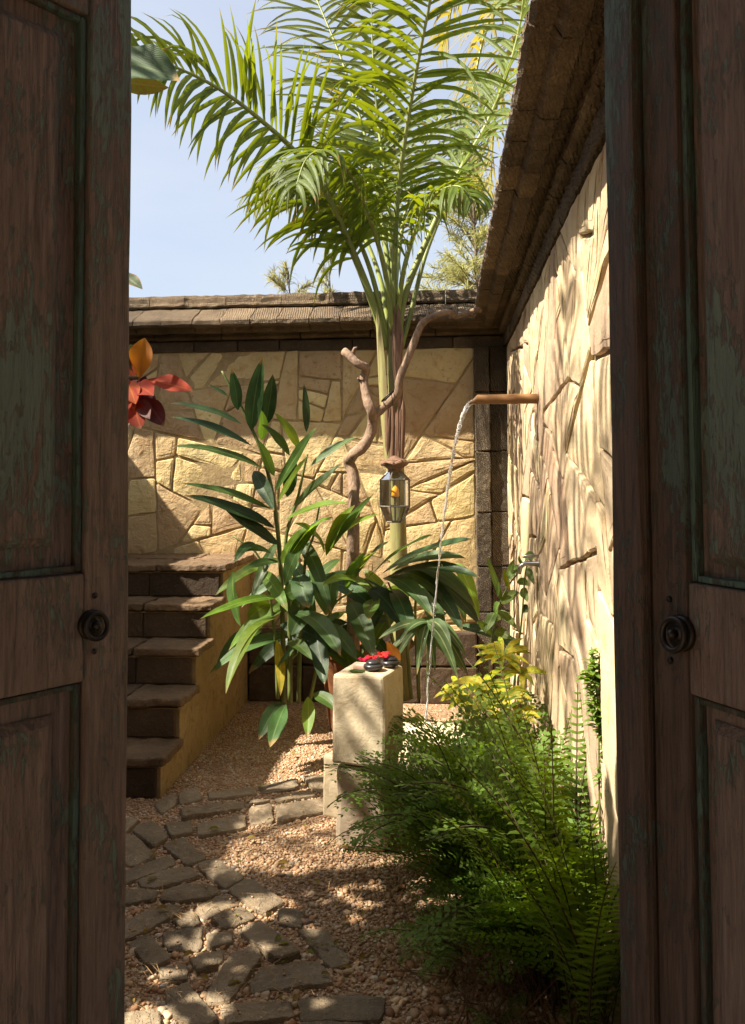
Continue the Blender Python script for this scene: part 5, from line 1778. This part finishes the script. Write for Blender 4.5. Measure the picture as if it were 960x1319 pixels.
def frond_obj(root, me, yaw, lean, scale, off, roll=0.0):
    o = bpy.data.objects.new('frond', me)
    COL.objects.link(o)
    o.parent = root
    o.matrix_local = (Matrix.Translation(off) @ Matrix.Rotation(yaw, 4, 'Z') @ Matrix.Rotation(lean, 4, 'Y') @ Matrix.Rotation(roll, 4, 'Z') @ Matrix.Scale(scale, 4))
    return o
def fern(name, label, cat, loc, kinds, n, size, lean=(0.05, 0.7), yaws=(0, 6.283), seed=0, group=None, spread=0.04):
    r = random.Random(seed)
    t = thing(name, label, cat, group, loc)
    for i in range(n):
        me = r.choice(fern_meshes[r.choice(kinds)])
        ya = yaws[0] + (yaws[1] - yaws[0]) * ((i + r.random()) / n)
        # keep fronds out of the cream wall: those that face it stand steep
        toward = math.cos(ya)
        room = (XR - 0.05 - loc[0])
        sc = size * r.uniform(0.7, 1.15)
        le = lean[0] + (lean[1] - lean[0]) * r.random()
        if toward > 0 and toward * sc * 0.35 > room:
            le *= 0.25
            sc *= 0.85
            if r.random() < 0.5:
                ya = math.pi - ya
        frond_obj(t, me, ya, le, sc, Vector((r.gauss(0, spread), r.gauss(0, spread), 0)), r.uniform(-0.3, 0.3))
    return t
FG = 'ferns at the foot of the cream wall'
fern('lacy_fern', 'dark lacy fern spilling over the lower plinth block', 'fern', (0.15, 3.05, 0.0), ['lacy'], 24, 1.40, (0.0, 0.55), (1.6, 5.2), 3, FG, 0.06)
fern('lacy_fern', 'lacy fern directly behind the first one, against the pale slab', 'fern', (0.20, 3.28, 0.0), ['lacy'], 26, 1.45, (0.0, 0.4), (0.8, 6.0), 4, FG, 0.06)
fern('lacy_fern', 'lacy fern hanging over the shaded gravel, lowest of the lacy ferns', 'fern', (0.24, 2.72, 0.0), ['lacy'], 20, 1.15, (0.0, 0.55), (1.8, 5.2), 5, FG, 0.06)
fern('sword_fern', 'tall green sword fern at the middle of the fern bed', 'fern', (0.28, 2.85, 0.0), ['sword', 'lacy', 'lacy'], 28, 1.60, (-0.1, 0.3), (0, 6.283), 6, FG, 0.05)
fern('sword_fern', 'upright sword fern against the dark cover strip of the door', 'fern', (0.34, 2.5, 0.0), ['sword', 'sword', 'lacy'], 24, 1.85, (-0.2, 0.08), (0, 6.283), 7, FG, 0.04)
fern('sword_fern', 'sword fern at the wall foot just below the croton leaves', 'fern', (0.33, 3.12, 0.0), ['sword', 'lacy'], 22, 1.55, (0.0, 0.35), (0, 6.283), 8, FG, 0.04)
fern('sword_fern', 'bright upright sword fern filling the gap between wall and door edge', 'fern', (0.36, 2.16, 0.0), ['sword'], 16, 1.65, (-0.15, 0.12), (0, 6.283), 33, FG, 0.03)
fern('sword_fern', 'sword fern in front of the tallest one, low and arching over the dry stems', 'fern', (0.27, 2.42, 0.0), ['sword', 'lacy'], 16, 1.35, (-0.05, 0.35), (0, 6.283), 35, FG, 0.04)
fern('small_fern', 'small bright green fern sprig low in front of the dark fern stems', 'fern', (P(592, 1180, 2.62).x, 2.62, 0.02), ['bright'], 7, 0.62, (0.2, 0.9), (2.2, 5.2), 9, FG, 0.01)
# tall wands with dense small leaves
def wand(label, px0, px1, pyt, pyb, y, wpx, seed, mats, name='leafy_wand'):
    r = random.Random(seed)
    t = thing(name, label, 'fern', 'leafy wands against the cream wall')
    top, bot = P(px1, pyt, y), P(px0, pyb, y)
    root = Vector((bot.x + 0.0, y - 0.02, 0.0))
    mb = MB()
    cv = catmull([root, root.lerp(bot, 0.6), bot, bot.lerp(top, 0.5) + Vector((0.008, 0, 0)), top], 6)
    tube(mb, cv, [0.004 * (1 - 0.6 * i / len(cv)) for i in range(len(cv))], 6)
    mb.build('stem', M['stem'], t, smooth=True)
    mb = MB()
    W = wpx * y / F_PX / 2 * 1.35
    n = 400
    for i in range(n):
        f = i / n
        c = bot.lerp(top, f) + Vector((0.008 * math.sin(f * 3), 0, 0))
        a = i * 2.4
        e = (0.55 + 0.45 * max(0.0, math.sin(math.pi * min(1, max(0.0, f * 1.3 - 0.36)))) ) * r.uniform(0.45, 1.25) * (0.9 + 0.2 * math.sin(f * 17))
        c = c + Vector((0.012 * math.sin(f * 7), 0, 0))
        d = Vector((math.cos(a), math.sin(a), r.uniform(-0.5, 0.7))).normalized()
        l = W * e * r.uniform(0.7, 1.15)
        s = d.cross(Vector((0, 0, 1))).normalized() * l * 0.26
        m_ = c + d * l * 0.5
        mb.add([c, m_ + s, c + d * l + Vector((0, 0, -0.15 * l)), m_ - s], [(0, 1, 2, 3)], 0, [(0.5, 0), (1, .5), (.5, 1), (0, .5)])
    mb.build('foliage', mats, t, smooth=True, kind='stuff')
wand('bright green fluffy wand close to the dark door strip', 772, 762, 834, 1010, 2.40, 30, 1, M['fern_bright'])
t_ = fern('sword_fern', 'single pale sword fern wand standing upright beside the croton', 'fern', (P(700, 1000, 2.95).x, 2.95, 0.02), ['sword'], 3, 1.5, (0.0, 0.08), (2.6, 4.4), 22, FG, 0.01)

# dry stems under the ferns
mb = MB()
rt = random.Random(50)
for i in range(210):
    p = Vector((rt.uniform(-0.05, 0.36), rt.uniform(2.2, 2.75), 0.0))
    a = rt.uniform(0, 6.283)
    L = rt.uniform(0.06, 0.30)
    e = rt.uniform(0.05, 1.2)
    d = Vector((math.cos(a) * math.cos(e), math.sin(a) * math.cos(e), math.sin(e)))
    q = p + d * L
    if q.x > 0.41: continue
    tube(mb, [p + Vector((0, 0, 0.01)), p + d * L * 0.5 + Vector((rt.uniform(-.01, .01), 0, rt.uniform(0, .015))), q + Vector((0, 0, 0.008))], [0.0016, 0.0014, 0.0007], 4)
o = mb.build('dry_stems', M['twig'], kind='stuff')
tag(o, 'tangle of dry brown stems under the ferns', 'dry stems')
fern('small_fern', 'small green seedling at the bottom, on the shaded gravel', 'fern', (P(640, 1312, 2.28).x, 2.3, 0.0), ['bright', 'lacy'], 6, 0.28, (0.3, 0.9), (0, 6.28), 12, FG, 0.01)
fern('small_fern', 'small green seedling tucked beside the door strip at the bottom', 'fern', (P(795, 1290, 2.1).x - 0.03, 2.14, 0.0), ['bright'], 6, 0.34, (0.2, 0.8), (1.6, 4.8), 13, FG, 0.01)

# ================================================================== ALMOND TREE AT THE LEFT (trunk hidden behind the door leaf)
alm = thing('almond_tree', 'almond tree at the left door edge, with red and orange leaves', 'tree')
mb = MB()
tr = catmull([(-2.35, 3.55, 0), (-2.32, 3.5, 0.7), (-2.25, 3.45, 1.4), (-2.3, 3.3, 2.1), (-2.35, 3.1, 2.9)], 6)
tube(mb, tr, [0.075 - 0.04 * i / len(tr) for i in range(len(tr))], 12, bump=0.006)
mb.build('trunk', M['tree_bark'], alm, smooth=True)
AC = P(178, 487, 4.0)
for e in (AC, P(168, 92, 3.6), P(165, 365, 3.9)):
    mb = MB()
    s = Vector((-2.28, 3.42, min(2.0, e.z - 0.25)))
    cv = catmull([s, s.lerp(e, 0.5) + Vector((0, 0, 0.10)), e], 6)
    tube(mb, cv, [0.020 - 0.012 * i / len(cv) for i in range(len(cv))], 8, bump=0.002)
    mb.build('branch', M['tree_bark'], alm, smooth=True)
RL, OL, ML, AL = M['red_leaf'], M['orange_leaf'], M['maroon_leaf'], M['almond_leaf']
OB = dict(peak=0.56, round_=0.95, wave=0.09, fold=0.3)
for (bx, by, ex, ey, w, mt, y0, y1, nr) in ((118, 268, 140, 105, 32, OL, 4.0, 3.95, (0.1, -1, 0.1)), (120, 268, 85, 130, 26, AL, 4.02, 4.0, (0.2, -1, 0.2)), (132, 268, 328, 312, 26, RL, 4.0, 3.9, (0, -0.75, 0.6)),
      (100, 270, 70, 190, 22, RL, 4.0, 4.0, (0, -1, 0.2)), (95, 285, 175, 330, 26, RL, 3.98, 3.9, (0, -0.8, 0.5)), (70, 270, 105, 362, 26, RL, 3.98, 3.9, (0, -0.9, 0.4)),
      (85, 345, 125, 458, 30, RL, 3.98, 3.92, (0.1, -1, 0.2)), (130, 330, 215, 448, 28, ML, 4.0, 3.95, (0, -1, 0.2)), (60, 340, 60, 476, 26, ML, 4.0, 3.95, (0, -1, 0.2)), (115, 345, 160, 420, 20, ML, 4.0, 3.9, (0, -1, 0.2)),
      (90, 250, 30, 160, 22, ML, 4.03, 4.0, (0, -1, 0.2)), (60, 290, 20, 320, 26, ML, 4.0, 3.95, (0, -1, 0.2)), (110, 290, 60, 420, 26, RL, 4.0, 3.95, (0, -1, 0.2)), (120, 290, 150, 290, 22, ML, 4.03, 4.0, (0, -1, 0.2))):
    mb = MB()
    b, e = P(*Z4(bx, by), y0), P(*Z4(ex, ey), y1)
    leaf(mb, b, e, w * 4.0 / F_PX, (0, 0, 0.015), nr, 9, **OB)
    mb.build('leaf', mt, alm, smooth=True)
rk = random.Random(61)
for i in range(13):
    mb = MB()
    b = P(rk.uniform(150, 182), rk.uniform(470, 515), 4.06)
    a = rk.uniform(0.1, math.pi)
    l = rk.uniform(28, 48)
    e = P(min(222, 168 + l * math.cos(a) * 0.9), 500 + l * math.sin(a), 4.0)
    leaf(mb, b, e, rk.uniform(22, 30) * 4.0 / F_PX, (0, -0.01, 0.015), (rk.uniform(-0.5, 0.5), -1, 0.3), 8, **OB)
    mb.build('leaf', rk.choice((ML, ML, ML, RL, AL)), alm, smooth=True)
for (b, e, w, mt, nr, ar) in (((120, 78, 3.62), (232, 104, 3.5), 58, M['matte_leaf'], (-0.15, -1, 0.35), 0.05), ((135, 100, 3.66), (218, 113, 3.60), 26, M['dry_leaf'], (0, -0.9, -0.4), -0.01),
                              ((150, 350, 3.9), (184, 373, 3.85), 18, AL, (0, -0.8, 0.6), 0.02), ((148, 370, 3.9), (166, 402, 3.85), 18, ML, (0, -1, 0.2), 0.0), ((140, 420, 3.9), (164, 440, 3.85), 18, AL, (0, -1, 0.2), 0.0)):
    mb = MB()
    leaf(mb, P(*b), P(*e), w * 3.7 / F_PX, (0, 0, ar), nr, 9, **OB)
    mb.build('leaf', mt, alm, smooth=True)
mb = MB()  # leaf cluster added out of view to shade the lower ground
ra = random.Random(8)
for i in range(420):
    c = Vector((ra.gauss(-2.42, 0.25), ra.gauss(1.72, 0.33), ra.gauss(2.9, 0.3)))
    if c.y > 2.35: continue
    d = Vector((ra.uniform(-1, 1), ra.uniform(-1, 1), ra.uniform(-0.5, 0.3))).normalized()
    leaf(mb, c, c + d * ra.uniform(0.14, 0.22), 0.10, (0, 0, 0.02), (ra.uniform(-.4, .4), ra.uniform(-.4, .4), 1), 4, **OB)
mb.build('foliage', M['almond_leaf'], alm, smooth=True, kind='stuff')

# ================================================================== CASUARINAS BEYOND THE BACK WALL
def casuarina(label, px, pyt, y, w, h, n, seed):
    r = random.Random(seed)
    top = P(px, pyt, y)
    t = thing('casuarina_tree', label, 'tree', 'casuarina trees beyond the wall')
    mb = MB()
    tube(mb, catmull([(top.x + 0.2, y, 0), (top.x + 0.1, y, top.z * 0.5), (top.x, y, top.z)], 6), [0.07 - 0.064 * i / 12 for i in range(13)], 8)
    mb.build('trunk', M['tree_bark'], t, smooth=True)
    mb = MB()
    ml = MB()
    for i in range(n):
        f = r.random()
        z = top.z - h * f
        a = r.uniform(0, 6.283)
        rr = w * (0.12 + 0.9 * f ** 0.7) * r.uniform(0.3, 1.0)
        s = Vector((top.x + 0.1 * f, y, z - 0.1))
        e = Vector((top.x + math.cos(a) * rr, y + math.sin(a) * rr, z + r.uniform(0.05, 0.4) * (1 - f * 0.5)))
        m_ = s.lerp(e, 0.5) + Vector((0, 0, 0.05))
        tube(mb, [s, m_, e], [0.006, 0.004, 0.002], 4)
        for k in range(70):
            g = 0.3 + 0.7 * r.random()
            c = (s.lerp(m_, g * 2) if g < 0.5 else m_.lerp(e, g * 2 - 1))
            d = ((e - s).normalized() * 0.7 + Vector((r.gauss(0, .5), r.gauss(0, .5), r.gauss(0.15, .5)))).normalized()
            L = r.uniform(0.10, 0.24)
            sv = d.cross(Vector((r.gauss(0, 1), r.gauss(0, 1), r.gauss(0, 1)))).normalized() * 0.0048
            c2 = c + d * L * 0.55
            c3 = c + d * L + Vector((0, 0, -0.05))
            ml.add([c - sv, c + sv, c2 + sv, c2 - sv, c3], [(0, 1, 2, 3), (3, 2, 4)], 0, [(0, 0), (1, 0), (1, .5), (0, .5), (.5, 1)])
    mb.build('branches', M['tree_bark'], t, kind='stuff')
    ml.build('crown', M['casuarina'], t, kind='stuff')
casuarina('feathery casuarina right of the palm stem, next to the cream wall coping', 608, 225, 10.5, 1.1, 2.6, 110, 1)
casuarina('casuarina tip just clearing the wall near its middle', 372, 350, 12.0, 0.75, 1.2, 26, 2)
casuarina('thin casuarina tip right behind the palm fronds, low over the wall', 424, 342, 12.5, 0.35, 1.2, 12, 3)
